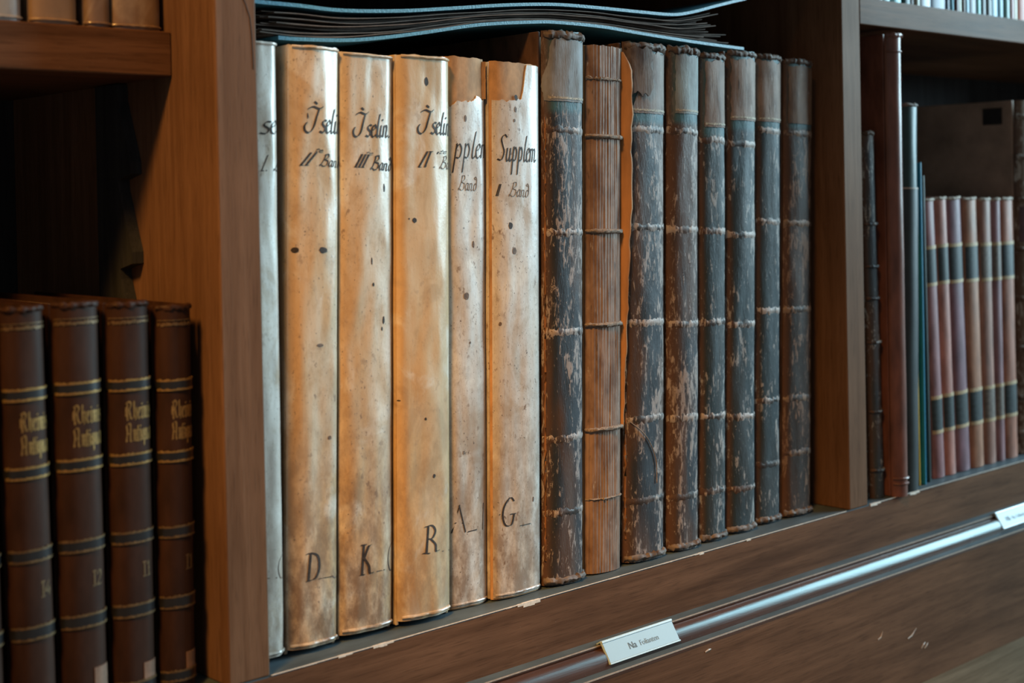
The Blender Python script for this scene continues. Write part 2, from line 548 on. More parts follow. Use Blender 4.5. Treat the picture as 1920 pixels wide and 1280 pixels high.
def shelf_label(x0, width, words, label):
    root = empty('shelf_label', (x0, -0.011, -0.0445), label, 'label', 'white shelf labels on the moulding')
    tilt = math.atan2(0.0098, 0.0155)
    root.rotation_euler = (-tilt, 0, 0)        # local z runs up the slanted face
    h = 0.0185
    mb = MB(); mb.box(0, width, -0.0016, 0.0, -h, 0.0, 0.0004)
    mb.box(0, width, -0.0026, -0.0012, -0.0014, 0.0006, 0.0003)
    mb.box(0, width, -0.0024, -0.0012, -h - 0.0004, -h + 0.0010, 0.0003)
    mb.box(0, width, -0.001, 0.0045, -0.0002, 0.0010, 0.0003)
    mb.build('holder', 'label_white', root, False)
    mb = MB(); mb.box(0.0008, width - 0.0008, -0.0019, -0.0014, -h + 0.0011, -0.0013); mb.build('card', 'label_card', root, False)
    rot = Matrix.Rotation(math.radians(90), 4, 'X')
    for (tx, body, size, zz) in words:
        text_mesh('lettering', body, size, 'label_ink', root, Matrix.Translation((tx, -0.0020, zz)) @ rot)
    return root


shelf_label(0.8139, 0.0848, [(0.0262, 'Na', 0.0078, -0.0122), (0.0265, 'Na', 0.0078, -0.0122), (0.0395, 'Folianten', 0.0062, -0.0120)],
            'white label reading Na Folianten clipped on the moulding below the volumes')
shelf_label(1.4366, 0.0848, [(0.0135, 'Nb', 0.0078, -0.0122), (0.0138, 'Nb', 0.0078, -0.0122), (0.0265, 'Na Folianten', 0.0062, -0.0120)],
            'white label cut by the right picture edge on the moulding')


# ------------------------------------------------------------------ pen strokes
def smooth_line(p, k=5):
    if len(p) < 3:
        return p
    out = []
    for i in range(len(p) - 1):
        p0 = p[max(i - 1, 0)]; p1 = p[i]; p2 = p[i + 1]; p3 = p[min(i + 2, len(p) - 1)]
        for j in range(k):
            t = j / k
            out.append(tuple(0.5 * ((2 * p1[c]) + (-p0[c] + p2[c]) * t + (2 * p0[c] - 5 * p1[c] + 4 * p2[c] - p3[c]) * t * t +
                                    (-p0[c] + 3 * p1[c] - 3 * p2[c] + p3[c]) * t ** 3) for c in (0, 1)))
    out.append(p[-1])
    return out


# hand-lettered glyphs: advance width, strokes; x-height 0.5, capitals 1
G = {
    'I': (0.62, [[(0.05, 0.92), (0.25, 1.02), (0.5, 0.95), (0.66, 1.04)], [(0.5, 0.95), (0.42, 0.55), (0.36, 0.2), (0.22, 0.0), (0.05, 0.06), (0.0, 0.25), (0.08, 0.4)],
                 [(0.28, 1.22), (0.40, 1.13)]]),
    's': (0.26, [[(0.26, 0.48), (0.14, 0.5), (0.08, 0.36), (0.22, 0.2), (0.16, 0.02), (0.0, 0.06)]]),
    'e': (0.24, [[(0.02, 0.26), (0.2, 0.38), (0.14, 0.52), (0.03, 0.36), (0.04, 0.08), (0.14, 0.0), (0.24, 0.12)]]),
    'l': (0.19, [[(0.14, 0.98), (0.08, 0.6), (0.05, 0.1), (0.12, 0.0), (0.18, 0.1)]]),
    'i': (0.18, [[(0.06, 0.5), (0.04, 0.08), (0.1, 0.0), (0.16, 0.1)], [(0.1, 0.76), (0.13, 0.70)]]),
    'n': (0.36, [[(0.05, 0.5), (0.03, 0.0)], [(0.04, 0.36), (0.14, 0.5), (0.22, 0.42), (0.2, 0.06), (0.27, 0.0), (0.34, 0.1)]]),
    'm': (0.5, [[(0.05, 0.5), (0.03, 0.0)], [(0.04, 0.38), (0.14, 0.5), (0.2, 0.4), (0.18, 0.0)], [(0.2, 0.38), (0.3, 0.5), (0.37, 0.4), (0.35, 0.06), (0.42, 0.0), (0.48, 0.1)]]),
    'a': (0.3, [[(0.22, 0.46), (0.1, 0.5), (0.02, 0.25), (0.08, 0.0), (0.2, 0.2), (0.22, 0.48), (0.21, 0.08), (0.28, 0.02)]]),
    'd': (0.3, [[(0.22, 0.4), (0.1, 0.5), (0.02, 0.22), (0.1, 0.0), (0.22, 0.2), (0.2, 0.7), (0.08, 0.95), (0.0, 0.85), (0.1, 0.75)]]),
    'u': (0.36, [[(0.05, 0.5), (0.03, 0.1), (0.1, 0.0), (0.22, 0.2)], [(0.23, 0.5), (0.21, 0.08), (0.28, 0.0), (0.34, 0.1)]]),
    'p': (0.36, [[(0.06, 0.56), (0.03, -0.5)], [(0.05, 0.36), (0.15, 0.54), (0.26, 0.34), (0.2, 0.04), (0.08, 0.06)]]),
    'S': (0.42, [[(0.4, 0.9), (0.26, 1.0), (0.12, 0.84), (0.2, 0.6), (0.3, 0.35), (0.2, 0.05), (0.0, 0.08)]]),
    'B': (0.5, [[(0.2, 1.0), (0.14, 0.5), (0.02, 0.02), (0.0, 0.16)], [(0.12, 0.92), (0.34, 1.0), (0.38, 0.76), (0.2, 0.55), (0.4, 0.45), (0.38, 0.1), (0.2, 0.0), (0.1, 0.1)]]),
    't': (0.2, [[(0.1, 0.8), (0.05, 0.06), (0.16, 0.04)], [(0.0, 0.52), (0.2, 0.54)]]),
    '.': (0.16, [[(0.05, 0.05), (0.08, 0.0)]]),
    ' ': (0.25, []),
    '|': (0.20, [[(0.12, 1.0), (0.06, 0.0)], [(0.03, 0.0), (0.16, 0.0)]]),
    'V': (0.42, [[(0.05, 1.0), (0.10, 0.0)], [(0.10, 0.0), (0.42, 1.0)], [(-0.02, 1.0), (0.14, 1.0)]]),
    '_': (0.42, [[(0.0, 0.0), (0.40, 0.04)]]),
    '-': (0.36, [[(0.0, 0.42), (0.32, 0.46)]]),
    'D': (0.62, [[(0.16, 1.0), (0.10, 0.02)], [(0.0, 0.98), (0.2, 1.0), (0.46, 0.86), (0.52, 0.45), (0.36, 0.08), (0.02, 0.0)]]),
    'K': (0.62, [[(0.14, 1.0), (0.08, 0.0)], [(0.0, 0.0), (0.2, 0.0)], [(0.02, 1.0), (0.26, 1.0)], [(0.46, 0.98), (0.34, 0.92), (0.14, 0.52)], [(0.16, 0.55), (0.36, 0.3), (0.42, 0.04), (0.58, 0.06)]]),
    'R': (0.66, [[(0.16, 1.0), (0.08, 0.0)], [(-0.04, 0.02), (0.2, 0.0)], [(0.02, 0.96), (0.3, 1.0), (0.44, 0.8), (0.32, 0.55), (0.14, 0.52)], [(0.24, 0.52), (0.44, 0.3), (0.46, 0.06), (0.62, 0.08)]]),
    'A': (0.62, [[(0.0, 0.0), (0.28, 1.0)], [(0.26, 1.0), (0.52, 0.0)], [(0.1, 0.36), (0.44, 0.34)]]),
    'L': (0.55, [[(0.1, 1.0), (0.2, 0.5), (0.22, 0.02)], [(0.2, 0.02), (0.5, 0.06)]]),
    'F': (0.5, [[(0.16, 1.0), (0.1, 0.0)], [(0.04, 1.0), (0.46, 0.98)], [(0.12, 0.55), (0.36, 0.56)]]),
    'G': (0.66, [[(0.52, 0.86), (0.36, 1.0), (0.12, 0.76), (0.04, 0.4), (0.16, 0.06), (0.42, 0.06), (0.52, 0.4)], [(0.36, 0.42), (0.6, 0.42)]]),
    'C': (0.56, [[(0.48, 0.86), (0.32, 1.0), (0.1, 0.76), (0.04, 0.36), (0.18, 0.02), (0.44, 0.1)]]),
    'J': (0.4, [[(0.3, 1.0), (0.26, 0.3), (0.16, 0.0), (0.0, 0.1)]]),
    # blackletter-like gilt letters
    'gR': (0.7, [[(0.16, 0.98), (0.14, 0.04), (0.26, 0.0)], [(0.0, 0.9), (0.3, 1.0), (0.5, 0.82), (0.3, 0.56), (0.18, 0.56)], [(0.3, 0.56), (0.44, 0.1), (0.62, 0.02)], [(0.02, 0.2), (0.04, 0.7)]]),
    'gA': (0.72, [[(0.02, 0.0), (0.14, 0.5), (0.08, 0.9), (0.26, 1.0)], [(0.24, 1.0), (0.46, 0.9), (0.44, 0.08), (0.6, 0.02)], [(0.14, 0.42), (0.44, 0.44)], [(0.0, 0.02), (0.18, 0.04)]]),
    'gh': (0.42, [[(0.08, 1.0), (0.08, 0.06)], [(0.1, 0.5), (0.28, 0.62), (0.3, 0.2), (0.2, -0.06)]]),
    'ge': (0.34, [[(0.08, 0.56), (0.06, 0.1), (0.18, 0.0), (0.3, 0.1)], [(0.08, 0.6), (0.24, 0.56), (0.1, 0.3)]]),
    'gi': (0.24, [[(0.02, 0.58), (0.1, 0.62), (0.1, 0.06), (0.2, 0.0)], [(0.08, 0.84), (0.13, 0.78)]]),
    'gn': (0.44, [[(0.02, 0.58), (0.1, 0.62), (0.1, 0.0)], [(0.12, 0.5), (0.3, 0.62), (0.3, 0.06), (0.4, 0.0)]]),
    'gs': (0.36, [[(0.28, 0.58), (0.08, 0.6), (0.1, 0.34), (0.28, 0.26), (0.26, 0.02), (0.04, 0.04)]]),
    'gc': (0.32, [[(0.26, 0.6), (0.1, 0.56), (0.08, 0.1), (0.28, 0.04)]]),
    'gt': (0.26, [[(0.1, 0.86), (0.08, 0.06), (0.2, 0.0)], [(0.0, 0.6), (0.22, 0.6)]]),
    'gq': (0.4, [[(0.28, 0.6), (0.1, 0.56), (0.08, 0.08), (0.26, 0.06)], [(0.28, 0.62), (0.28, -0.3)]]),
    'gu': (0.44, [[(0.02, 0.6), (0.1, 0.58), (0.1, 0.04), (0.28, 0.1)], [(0.3, 0.62), (0.3, 0.06), (0.4, 0.0)]]),
    'ga': (0.4, [[(0.06, 0.56), (0.26, 0.6), (0.26, 0.06), (0.36, 0.0)], [(0.24, 0.36), (0.06, 0.26), (0.08, 0.04), (0.24, 0.1)]]),
    'gr': (0.3, [[(0.02, 0.58), (0.1, 0.62), (0.1, 0.0)], [(0.12, 0.5), (0.26, 0.6)]]),
    'g1': (0.3, [[(0.04, 0.8), (0.16, 0.98), (0.16, 0.04)], [(0.04, 0.0), (0.28, 0.02)]]),
    'g2': (0.42, [[(0.04, 0.72), (0.14, 0.98), (0.32, 0.86), (0.26, 0.5), (0.06, 0.04), (0.36, 0.04)]]),
    'g4': (0.42, [[(0.26, 1.0), (0.04, 0.34), (0.38, 0.34)], [(0.28, 0.6), (0.28, 0.0)]]),
    'gI': (0.3, [[(0.14, 1.0), (0.14, 0.0)], [(0.02, 1.0), (0.28, 1.0)], [(0.02, 0.0), (0.28, 0.0)]]),
    'g.': (0.16, [[(0.05, 0.06), (0.1, 0.0)]]),
}


def spell(word, gothic=False):
    out, x = [], 0.0
    for ch in word:
        key = ('g' + ch) if gothic and ('g' + ch) in G else ch
        w, st = G[key]
        for s in st:
            out.append([(px + x, py) for (px, py) in s])
        x += w
    return out, x


# ------------------------------------------------------------------ book builder
class Book:
    def __init__(self, name, label, cat, group, xc, yf, z0, t, h, depth, lean=0.0, sag=0.010, p=2.1, sw=1.0, yaw=0.0, seed=0,
                 wob=0.0, ridges=None):
        self.t, self.h, self.depth, self.sag, self.p, self.sw = t, h, depth, sag, p, sw
        self.a = t / 2 * sw
        self.seed, self.wob, self.ridges = seed, wob, ridges
        self.skin = 0.0
        self.rng = random.Random(seed * 7 + 1)
        self.root = empty(name, (xc, yf, z0 + t / 2 * abs(math.sin(lean)) + 0.0003), label, cat, group)
        self.root.rotation_euler = (0, lean, yaw)
        self.mw = Matrix.Translation(self.root.location) @ self.root.rotation_euler.to_matrix().to_4x4()
        self.mi = self.mw.inverted()

    def surf(self, x, z):
        u = min(1.0, abs(x) / self.a)
        y = self.sag * (1 - (max(0.0, 1 - u ** self.p)) ** (1 / self.p))
        if self.wob:
            y += self.wob * noise.noise(Vector((x * 55 + self.seed * 9, 3.3, z * 11))) * (1 - u ** 4)
            y += self.wob * 0.5 * noise.noise(Vector((x * 120 + self.seed * 3, 7.3, z * 30))) * (1 - u ** 4)
        if self.ridges:
            y += self.ridges(x, z)
        return y

    def nrm(self, x, z):
        e = self.a * 0.02
        x = max(-self.a * 0.97, min(self.a * 0.97, x))
        dy = (self.surf(x + e, z) - self.surf(x - e, z)) / (2 * e)
        return Vector((dy, -1, 0)).normalized()

    def pt(self, x, z, off=0.0):
        x = max(-self.a * 0.995, min(self.a * 0.995, x))
        return Vector((x, self.surf(x, z), z)) + self.nrm(x, z) * off

    def local(self, px, py):
        """spine-local (x,z) of the sight line through a photo pixel"""
        yy = self.sag * 0.3
        for _ in range(6):
            P = self.mi @ at(px, py, 1, self.root.location.y + yy)
            yy = self.surf(P.x, P.z)
        return P.x, P.z

    def patch(self, name, mat, z0, z1, x0=None, x1=None, off=0.0004, thick=0.0008, nx=22, nz=60, top=None, bot=None, xl=None, xr=None,
              parent=None, label=None):
        """thin curved solid lying on the spine; ragged edges through callables"""
        a = self.a
        x0 = -a if x0 is None else x0
        x1 = a if x1 is None else x1
        outer, inner = [], []
        for i in range(nz + 1):
            r = i / nz
            ro, ri = [], []
            for j in range(nx + 1):
                s = j / nx
                zc = z0 + (z1 - z0) * r
                xa = x0 + (xl(zc) if xl else 0)
                xb = x1 + (xr(zc) if xr else 0)
                # even arc spacing round the spine
                fa, fb = math.asin(max(-1, min(1, xa / a))), math.asin(max(-1, min(1, xb / a)))
                x = a * math.sin(fa + (fb - fa) * s)
                zb = z0 + (bot(x) if bot else 0)
                zt = z1 + (top(x) if top else 0)
                zz = zb + (zt - zb) * r
                ro.append(self.pt(x, zz, off))
                ri.append(self.pt(x, zz, off - thick))
            outer.append(ro); inner.append(ri)
        mb = MB(); mb.shell(outer, inner)
        o = mb.build(name, mat, parent or self.root)
        if label:
            o['label'] = label
        return o

    def spine(self, mat, top=None, bot=None, nx=22, nz=90, z1=None):
        return self.patch('spine', mat, 0.0, z1 or self.h, None, None, 0.0, 0.0011, nx, nz, top, bot)

    def body(self, cover, pages='pages', board=0.0028, square=0.004, front=None):
        f = self.sag * 0.96 if front is None else front
        for s in (-1, 1):
            mb = MB()
            xo = s * self.t / 2
            xi = s * (self.t / 2 - board)
            mb.box(min(xo, xi), max(xo, xi), f, self.depth, 0.0, self.h, 0.0007)
            mb.build('cover_board', cover, self.root, False)
        mb = MB()
        w = self.t / 2 - board - 0.0002
        mb.box(-w, w, self.sag + 0.0015, self.depth - square, square, self.h - square)
        mb.build('text_block', pages, self.root, False)

    def lettering(self, strokes, mat, ox, oz, sx, sz, shear=0.0, nib=0.0007, ang=35, name='lettering', rise=0.0, hair=0.3, thick=0.00012,
                  drop=0.0):
        mb = MB()
        nib *= 0.85
        ca, sa = math.cos(math.radians(ang)) * nib / 2, math.sin(math.radians(ang)) * nib / 2
        for st in strokes:
            if drop and self.rng.random() < drop:
                continue
            pl = smooth_line(st)
            pl = [(ox + (x + shear * y) * sx, oz + y * sz + rise * x * sx) for (x, y) in pl]
            pl = [q for q in pl if abs(q[0]) < self.a * 0.985]
            if len(pl) < 2:
                continue
            outer = []
            for i, (x, zz) in enumerate(pl):
                q0, q1 = pl[max(i - 1, 0)], pl[min(i + 1, len(pl) - 1)]
                tx, tz = q1[0] - q0[0], q1[1] - q0[1]
                L = math.hypot(tx, tz) or 1
                nx_, nz_ = -tz / L * nib * hair / 2, tx / L * nib * hair / 2
                sg = 1 if nx_ * ca + nz_ * sa >= 0 else -1
                dx, dz = nx_ * sg + ca, nz_ * sg + sa
                outer.append(((x - dx, zz - dz), (x, zz), (x + dx, zz + dz)))
            og = [[self.pt(q[0], q[1], self.skin + 0.00022) for q in row] for row in outer]
            ig = [[self.pt(q[0], q[1], self.skin + 0.00022 - thick) for q in row] for row in outer]
            mb.shell(og, ig)
        if mb.v:
            return mb.build(name, mat, self.root)

    def word_px(self, word, px0, py0, px1, py1, cap_px, mat='ink', shear=0.15, nib=0.0007, ang=35, gothic=False, vis=None, **kw):
        """write a word on the spine between two photo points of its baseline"""
        st, w = spell(word, gothic)
        w = spell(vis, gothic)[1] if vis else w
        xa, za = self.local(px0, py0)
        xb, zb = self.local(px1, py1)
        xc, zc = self.local(px0, py0 - cap_px)
        rise = (zb - za) / (xb - xa)
        self.lettering(st, mat, xa, za, (xb - xa) / w, zc - za, shear, nib, ang, rise=rise, **kw)

    def blot(self, px, py, rx, rz, mat='ink'):
        x, z = self.local(px, py)
        k = 12
        mb = MB()
        ring = []
        for i in range(k):
            an = 2 * math.pi * i / k
            r = 1 + 0.35 * noise.noise(Vector((px + math.cos(an) * 2, py + math.sin(an) * 2, 0)))
            ring.append((x + math.cos(an) * rx * r, z + math.sin(an) * rz * r))
        vs = [self.pt(q[0], q[1], self.skin + 0.00018) for q in ring] + [self.pt(x, z, self.skin + 0.00022)] + [self.pt(q[0], q[1], self.skin + 0.00002) for q in ring]
        fs = [(i, (i + 1) % k, k) for i in range(k)] + [(i, k + 1 + i, k + 1 + (i + 1) % k, (i + 1) % k) for i in range(k)]
        mb.add(vs, fs)
        mb.build('ink_blot', mat, self.root)

    def band(self, z, r, mat, parent=None, name='raised_band', span=0.97, jit=0.12, proud=0.35, slope=0.0):
        pts, rad = [], []
        k = 26
        for i in range(k + 1):
            f = (-1 + 2 * i / k) * math.asin(span)
            x = self.a * math.sin(f)
            zz = z + slope * x + jit * r * noise.noise(Vector((x * 300, z * 50, self.seed)))
            pts.append(self.pt(x, zz, r * proud))
            rad.append(r * (1 + jit * 1.5 * noise.noise(Vector((x * 420, z * 77, self.seed + 5)))))
        mb = MB(); mb.tube(pts, rad, 8, jit * 0.5, self.rng)
        return mb.build(name, mat, parent or self.root)

    def ridge(self, z, w, mat, name='raised_band', high=0.0005, parent=None):
        """low rounded raised band with a rubbed, uneven outline"""
        outer, inner = [], []
        s = self.seed
        for i in range(7):
            r = -1 + 2 * i / 6
            ro, ri = [], []
            for j in range(41):
                x = self.a * math.sin((-1 + 2 * j / 40) * math.asin(0.985))
                ww = w * max(0.15, 1 + 0.9 * noise.noise(Vector((x * 330, z * 40, s + (3 if r > 0 else 8)))) + 0.5 * noise.noise(Vector((x * 900, z * 40, s + (3 if r > 0 else 8)))))
                zz = z + 0.0006 * noise.noise(Vector((x * 120, z * 31, s))) + r * ww
                off = high * math.cos(r * math.pi / 2) + 0.00005 + 0.0002 * noise.noise(Vector((x * 500, zz * 500, s)))
                ro.append(self.pt(x, zz, off))
                ri.append(self.pt(x, zz, -0.0006))
            outer.append(ro); inner.append(ri)
        mb = MB(); mb.shell(outer, inner)
        return mb.build(name, mat, parent or self.root)

    def headcap(self, mat, r=0.0035, z=None, span=0.96):
        z = self.h - r * 0.6 if z is None else z
        pts, rad = [], []
        k = 34
        for i in range(k + 1):
            x = self.a * math.sin((-1 + 2 * i / k) * math.asin(span))
            pts.append(self.pt(x, z + r * 0.45 * noise.noise(Vector((x * 190, self.seed, 1))), -r * 0.35))
            rad.append(r * (0.85 + 0.45 * noise.noise(Vector((x * 260, self.seed, 4)))))
        mb = MB(); mb.tube(pts, rad, 9, 0.16, self.rng)
        return mb.build('headcap', mat, self.root)


def rag(amp, freq, seed, fine=0.35):
    return lambda v: amp * (noise.noise(Vector((v * freq, seed, 0.5))) + fine * noise.noise(Vector((v * freq * 4.1, seed, 9.5))))


def from_edges(rb, rt, prev, yf, sag, sil=0.45):
    """book placed from its right outline: foot pixel, head pixel; prev = (x at foot, x at head) of its left neighbour"""
    ys = yf + sag * sil
    B = at(rb[0], rb[1], 1, ys)
    T = at(rt[0], rt[1], 1, ys)
    k = (T.x - B.x) / (T.z - B.z)
    xb = B.x - k * B.z
    H = T.z
    xt = T.x
    return xb, xt, H


# ------------------------------------------------------------------ vellum folios in the middle bay
VEL = 'tall vellum folios in the middle bay'
vspec = [
    # name key, right foot px, right head px, front, sag, label
    ((535, 1225), (537.5, 83), 0.020, 0.009, 'white vellum folio lettered Iselin I Band, half hidden behind the left upright'),
    ((634.5, 1195), (639, 93), 0.018, 0.008, 'tan vellum folio lettered Iselin II Band with letter D near its foot'),
    ((741.5, 1173), (739.5, 107), 0.019, 0.008, 'vellum folio lettered Iselin III Band with letter K near its foot'),
    ((848, 1147), (844.5, 111), 0.015, 0.008, 'smooth orange vellum folio lettered Iselin IV with letter R near its foot'),
    ((915, 1121), (908.5, 112), 0.022, 0.007, 'narrow speckled vellum folio with torn head lettered Suppl I Band'),
    ((1014.5, 1099), (1014, 124), 0.016, 0.008, 'grey speckled vellum folio with torn head lettered Supplem II and G'),
]
prev = (XL1 + 0.0012, XL1 + 0.0012)
vb = []
for i, (rb, rt, yf, sag, lab) in enumerate(vspec):
    xb, xt, H = from_edges(rb, rt, prev, yf, sag)
    wb, wt = xb - prev[0], xt - prev[1]
    t = min(wb, wt) - 0.0004
    lean = math.atan2((xt - xb) * 0.5 + (prev[1] - prev[0]) * 0.5, H) if i else math.atan2(xt - xb, H) * 0.3
    xc = (prev[0] + xb) / 2 if i else xb - t / 2
    b = Book('vellum_book', lab, 'book', VEL, xc, yf, 0.0, t, H, 0.27, lean, sag, 2.4, 1.0, 0, i + 1, 0.0018 if i < 4 else 0.0012)
    vb.append(b)
    prev = (xb, xt)

tones = [dict(cream=(0.62, 0.565, 0.50, 1), ochre=(0.55, 0.42, 0.28, 1), amount=0.35, speck=0.55),
         dict(amount=0.78, speck=0.8, grime=0.95), dict(amount=0.70, speck=0.8, grime=0.95),
         dict(cream=(0.58, 0.43, 0.265, 1), ochre=(0.55, 0.35, 0.16, 1), amount=0.7, speck=0.25),
         dict(cream=(0.58, 0.54, 0.49, 1), ochre=(0.46, 0.36, 0.26, 1), amount=0.4, speck=1.0, grime=0.85),
         dict(cream=(0.60, 0.56, 0.51, 1), ochre=(0.48, 0.38, 0.27, 1), amount=0.4, speck=1.0, grime=0.8)]
for i, b in enumerate(vb):
    mt = vellum('vellum %d' % i, 2.0 + i * 3.3, **tones[i])
    if i < 4:
        sp = b.spine(mt, top=rag(0.0008, 120, i), bot=lambda x: 0.0035, nx=26, nz=80)
        # turned-in rim at head and foot
        b.band(b.h - 0.0012, 0.0011, mt, sp, 'turned_rim', 0.90, 0.10, 0.2)
        b.band(0.0062, 0.0013, mt, sp, 'turned_rim', 0.90, 0.10, 0.15)
        b.body(mt)
    else:
        b.spine('lining', top=rag(0.0010, 160, i), nx=24, nz=60)
        a = b.a
        if i == 4:
            zt = b.local(880, 190)[1]
            top = lambda x, zt=zt, b=b: 0.0055 * noise.noise(Vector((x * 150, 2.2, 0))) + 0.002 * noise.noise(Vector((x * 520, 5, 0))) + 0.003 * (x / b.a)
        else:
            zt = b.local(930, 188)[1]
            zh = b.h - 0.001

            def top(x, zt=zt, zh=zh, b=b):
                u = x / b.a
                e = min(1, max(0, (u - 0.02) / 0.26))
                return (zh - zt) * (0.06 * max(0, u + 0.6) + 0.94 * e ** 1.7 if e < 1 else 1.0) + (0.0022 * noise.noise(Vector((x * 260, 8, 0))) if e < 1 else 0)
        b.skin = 0.0009
        b.patch('vellum_cover', mt, 0.0012, zt, -b.a * 0.95, b.a * 0.95, 0.0009, 0.0009, 40, 90, top)
        b.band(0.0034, 0.0012, mt, None, 'turned_rim', 0.90, 0.10, 0.5)
        b.body(mt)
vb[4].root['label'] = vspec[4][4]

b = vb[0]
b.word_px('selin', 487, 252, 519, 251, 47, shear=0.1, nib=0.0014, vis='sel')
b.word_px('|. Band', 488, 320, 532, 322, 30, shear=0.25, nib=0.0009, vis='|. Ba')
b.word_px('_C', 500, 1084, 531, 1080, 46, shear=0.05, nib=0.0008, mat='faint_ink')
b = vb[1]
b.word_px('Iselin', 569, 248, 631, 251, 48, shear=0.12, nib=0.0017, vis='Iseli')
b.word_px('||', 560, 310, 580, 310, 25, shear=0.34, nib=0.0019, ang=5, hair=0.2)
b.word_px('te', 590, 284, 604, 286, 9, shear=0.2, nib=0.0005)
b.word_px('Band', 599, 311, 631, 314, 23, shear=0.2, nib=0.0011, vis='Ban')
b.word_px('D', 573, 1090, 603, 1086, 52, shear=0.02, nib=0.0019, ang=10, hair=0.3)
b.word_px('_', 597, 1085, 622, 1081, 20, shear=0, nib=0.0007)
b.word_px('J', 622, 1083, 636, 1080, 44, shear=0, nib=0.0009, mat='faint_ink')
for q in ((606, 469, 0.0035, 0.0022), (553, 469, 0.0026, 0.0020), (577, 217, 0.0006, 0.002), (600, 647, 0.003, 0.0012), (618, 820, 0.0015, 0.0014)):
    b.blot(*q, 'faint_ink' if q[1] > 640 else 'ink')
b = vb[2]
b.word_px('Iselin.', 661, 256, 731, 258, 45, shear=0.12, nib=0.0017)
b.word_px('|||', 664, 313, 684, 314, 25, shear=0.34, nib=0.0017, ang=5, hair=0.2)
b.word_px('te', 684, 290, 698, 291, 9, shear=0.2, nib=0.0005, mat='faint_ink')
b.word_px('Band', 695, 318, 733, 321, 27, shear=0.15, nib=0.0013)
b.word_px('K', 675, 1078, 701, 1075, 56, shear=0.02, nib=0.0019, ang=10, hair=0.3)
b.word_px('_', 706, 1071, 722, 1068, 20, shear=0, nib=0.0007)
b.word_px('C', 726, 1070, 737, 1067, 52, shear=0, nib=0.0009)
for q in ((720, 352, 0.0010, 0.0030), (697, 489, 0.0006, 0.0025), (719, 600, 0.0010, 0.0028), (716, 616, 0.0007, 0.0014), (700, 533, 0.0009, 0.0013)):
    b.blot(*q)
b = vb[3]
b.word_px('Iselin', 782, 250, 835, 253, 44, shear=0.12, nib=0.0017, vis='Iseli')
b.word_px('|V.', 782, 313, 817, 314, 30, shear=0.30, nib=0.0015, ang=5, hair=0.25)
b.word_px('te', 822, 288, 836, 288, 9, shear=0.2, nib=0.0005)
b.word_px('Ba', 824, 316, 836, 317, 24, shear=0.15, nib=0.0010, mat='faint_ink', vis='B')
b.word_px('R', 795, 1038, 825, 1034, 52, shear=0.02, nib=0.0019, ang=10, hair=0.3)
b.word_px('_', 829, 1033, 842, 1031, 20, shear=0, nib=0.0007)
for q in ((799, 153, 0.0018, 0.0034), (777, 413, 0.0020, 0.0020), (767, 410, 0.0006, 0.0006), (743, 750, 0.0009, 0.0005), (798, 785, 0.0010, 0.0010), (814, 892, 0.0013, 0.0015)):
    b.blot(*q)
b = vb[4]
b.word_px('pplem', 849, 298, 881, 297, 52, shear=0.12, nib=0.0013, vis='pp')
b.word_px('. Band', 846, 356, 892, 358, 28, shear=0.15, nib=0.0006, mat='faint_ink')
b.word_px('A_', 846, 999, 893, 994, 52, shear=0.0, nib=0.0012)
b.word_px('F', 899, 992, 912, 990, 50, shear=0.0, nib=0.0008)
for q in ((871, 222, 0.0012, 0.0026), (886, 458, 0.0010, 0.0026), (873, 555, 0.0024, 0.0028), (880, 642, 0.0008, 0.0010), (868, 848, 0.001, 0.0014)):
    b.blot(*q, 'faint_ink')
b = vb[5]
b.word_px('Supplem', 931, 302, 979, 303, 50, shear=0.12, nib=0.0013, vis='Supp')
b.word_px('||', 921, 367, 934, 367, 22, shear=0.4, nib=0.0008, ang=5, hair=0.25)
b.word_px('Band', 953, 368, 990, 370, 27, shear=0.15, nib=0.0006, mat='faint_ink')
b.word_px('-', 918, 982, 938, 979, 34, shear=0, nib=0.0010)
b.word_px('G', 939, 988, 968, 984, 54, shear=0.02, nib=0.0016, ang=10)
b.word_px('_', 973, 985, 994, 981, 20, shear=0, nib=0.0006)
for q in ((966, 183, 0.0016, 0.0022), (965, 205, 0.0013, 0.0022), (963, 226, 0.0010, 0.0012), (956, 423, 0.0020, 0.0026), (963, 470, 0.0022, 0.0026), (937, 607, 0.0012, 0.0016), (998, 935, 0.001, 0.002)):
    b.blot(*q, 'ink' if q[1] in (423, 183) else 'faint_ink')
# strip of spine lining that bridges the two torn heads
s5 = vb[4]
mb = MB()
o_, i_ = [], []
for i in range(13):
    r = i / 12
    zz = s5.local(905, 186)[1] + (s5.h - 0.002 - s5.local(905, 186)[1]) * r
    rowo, rowi = [], []
    for j in range(5):
        x = s5.a * 0.84 + j * 0.0006 + 0.0006 * noise.noise(Vector((r * 9, j, 2)))
        y = s5.surf(min(x, s5.a * 0.9), zz) - 0.0004 * j
        rowo.append(Vector((x, y - 0.0008, zz)))
        rowi.append(Vector((x, y + 0.0004, zz)))
    o_.append(rowo); i_.append(rowi)
mb.shell(o_, i_)
mb.build('torn_lining', 'lining', s5.root)

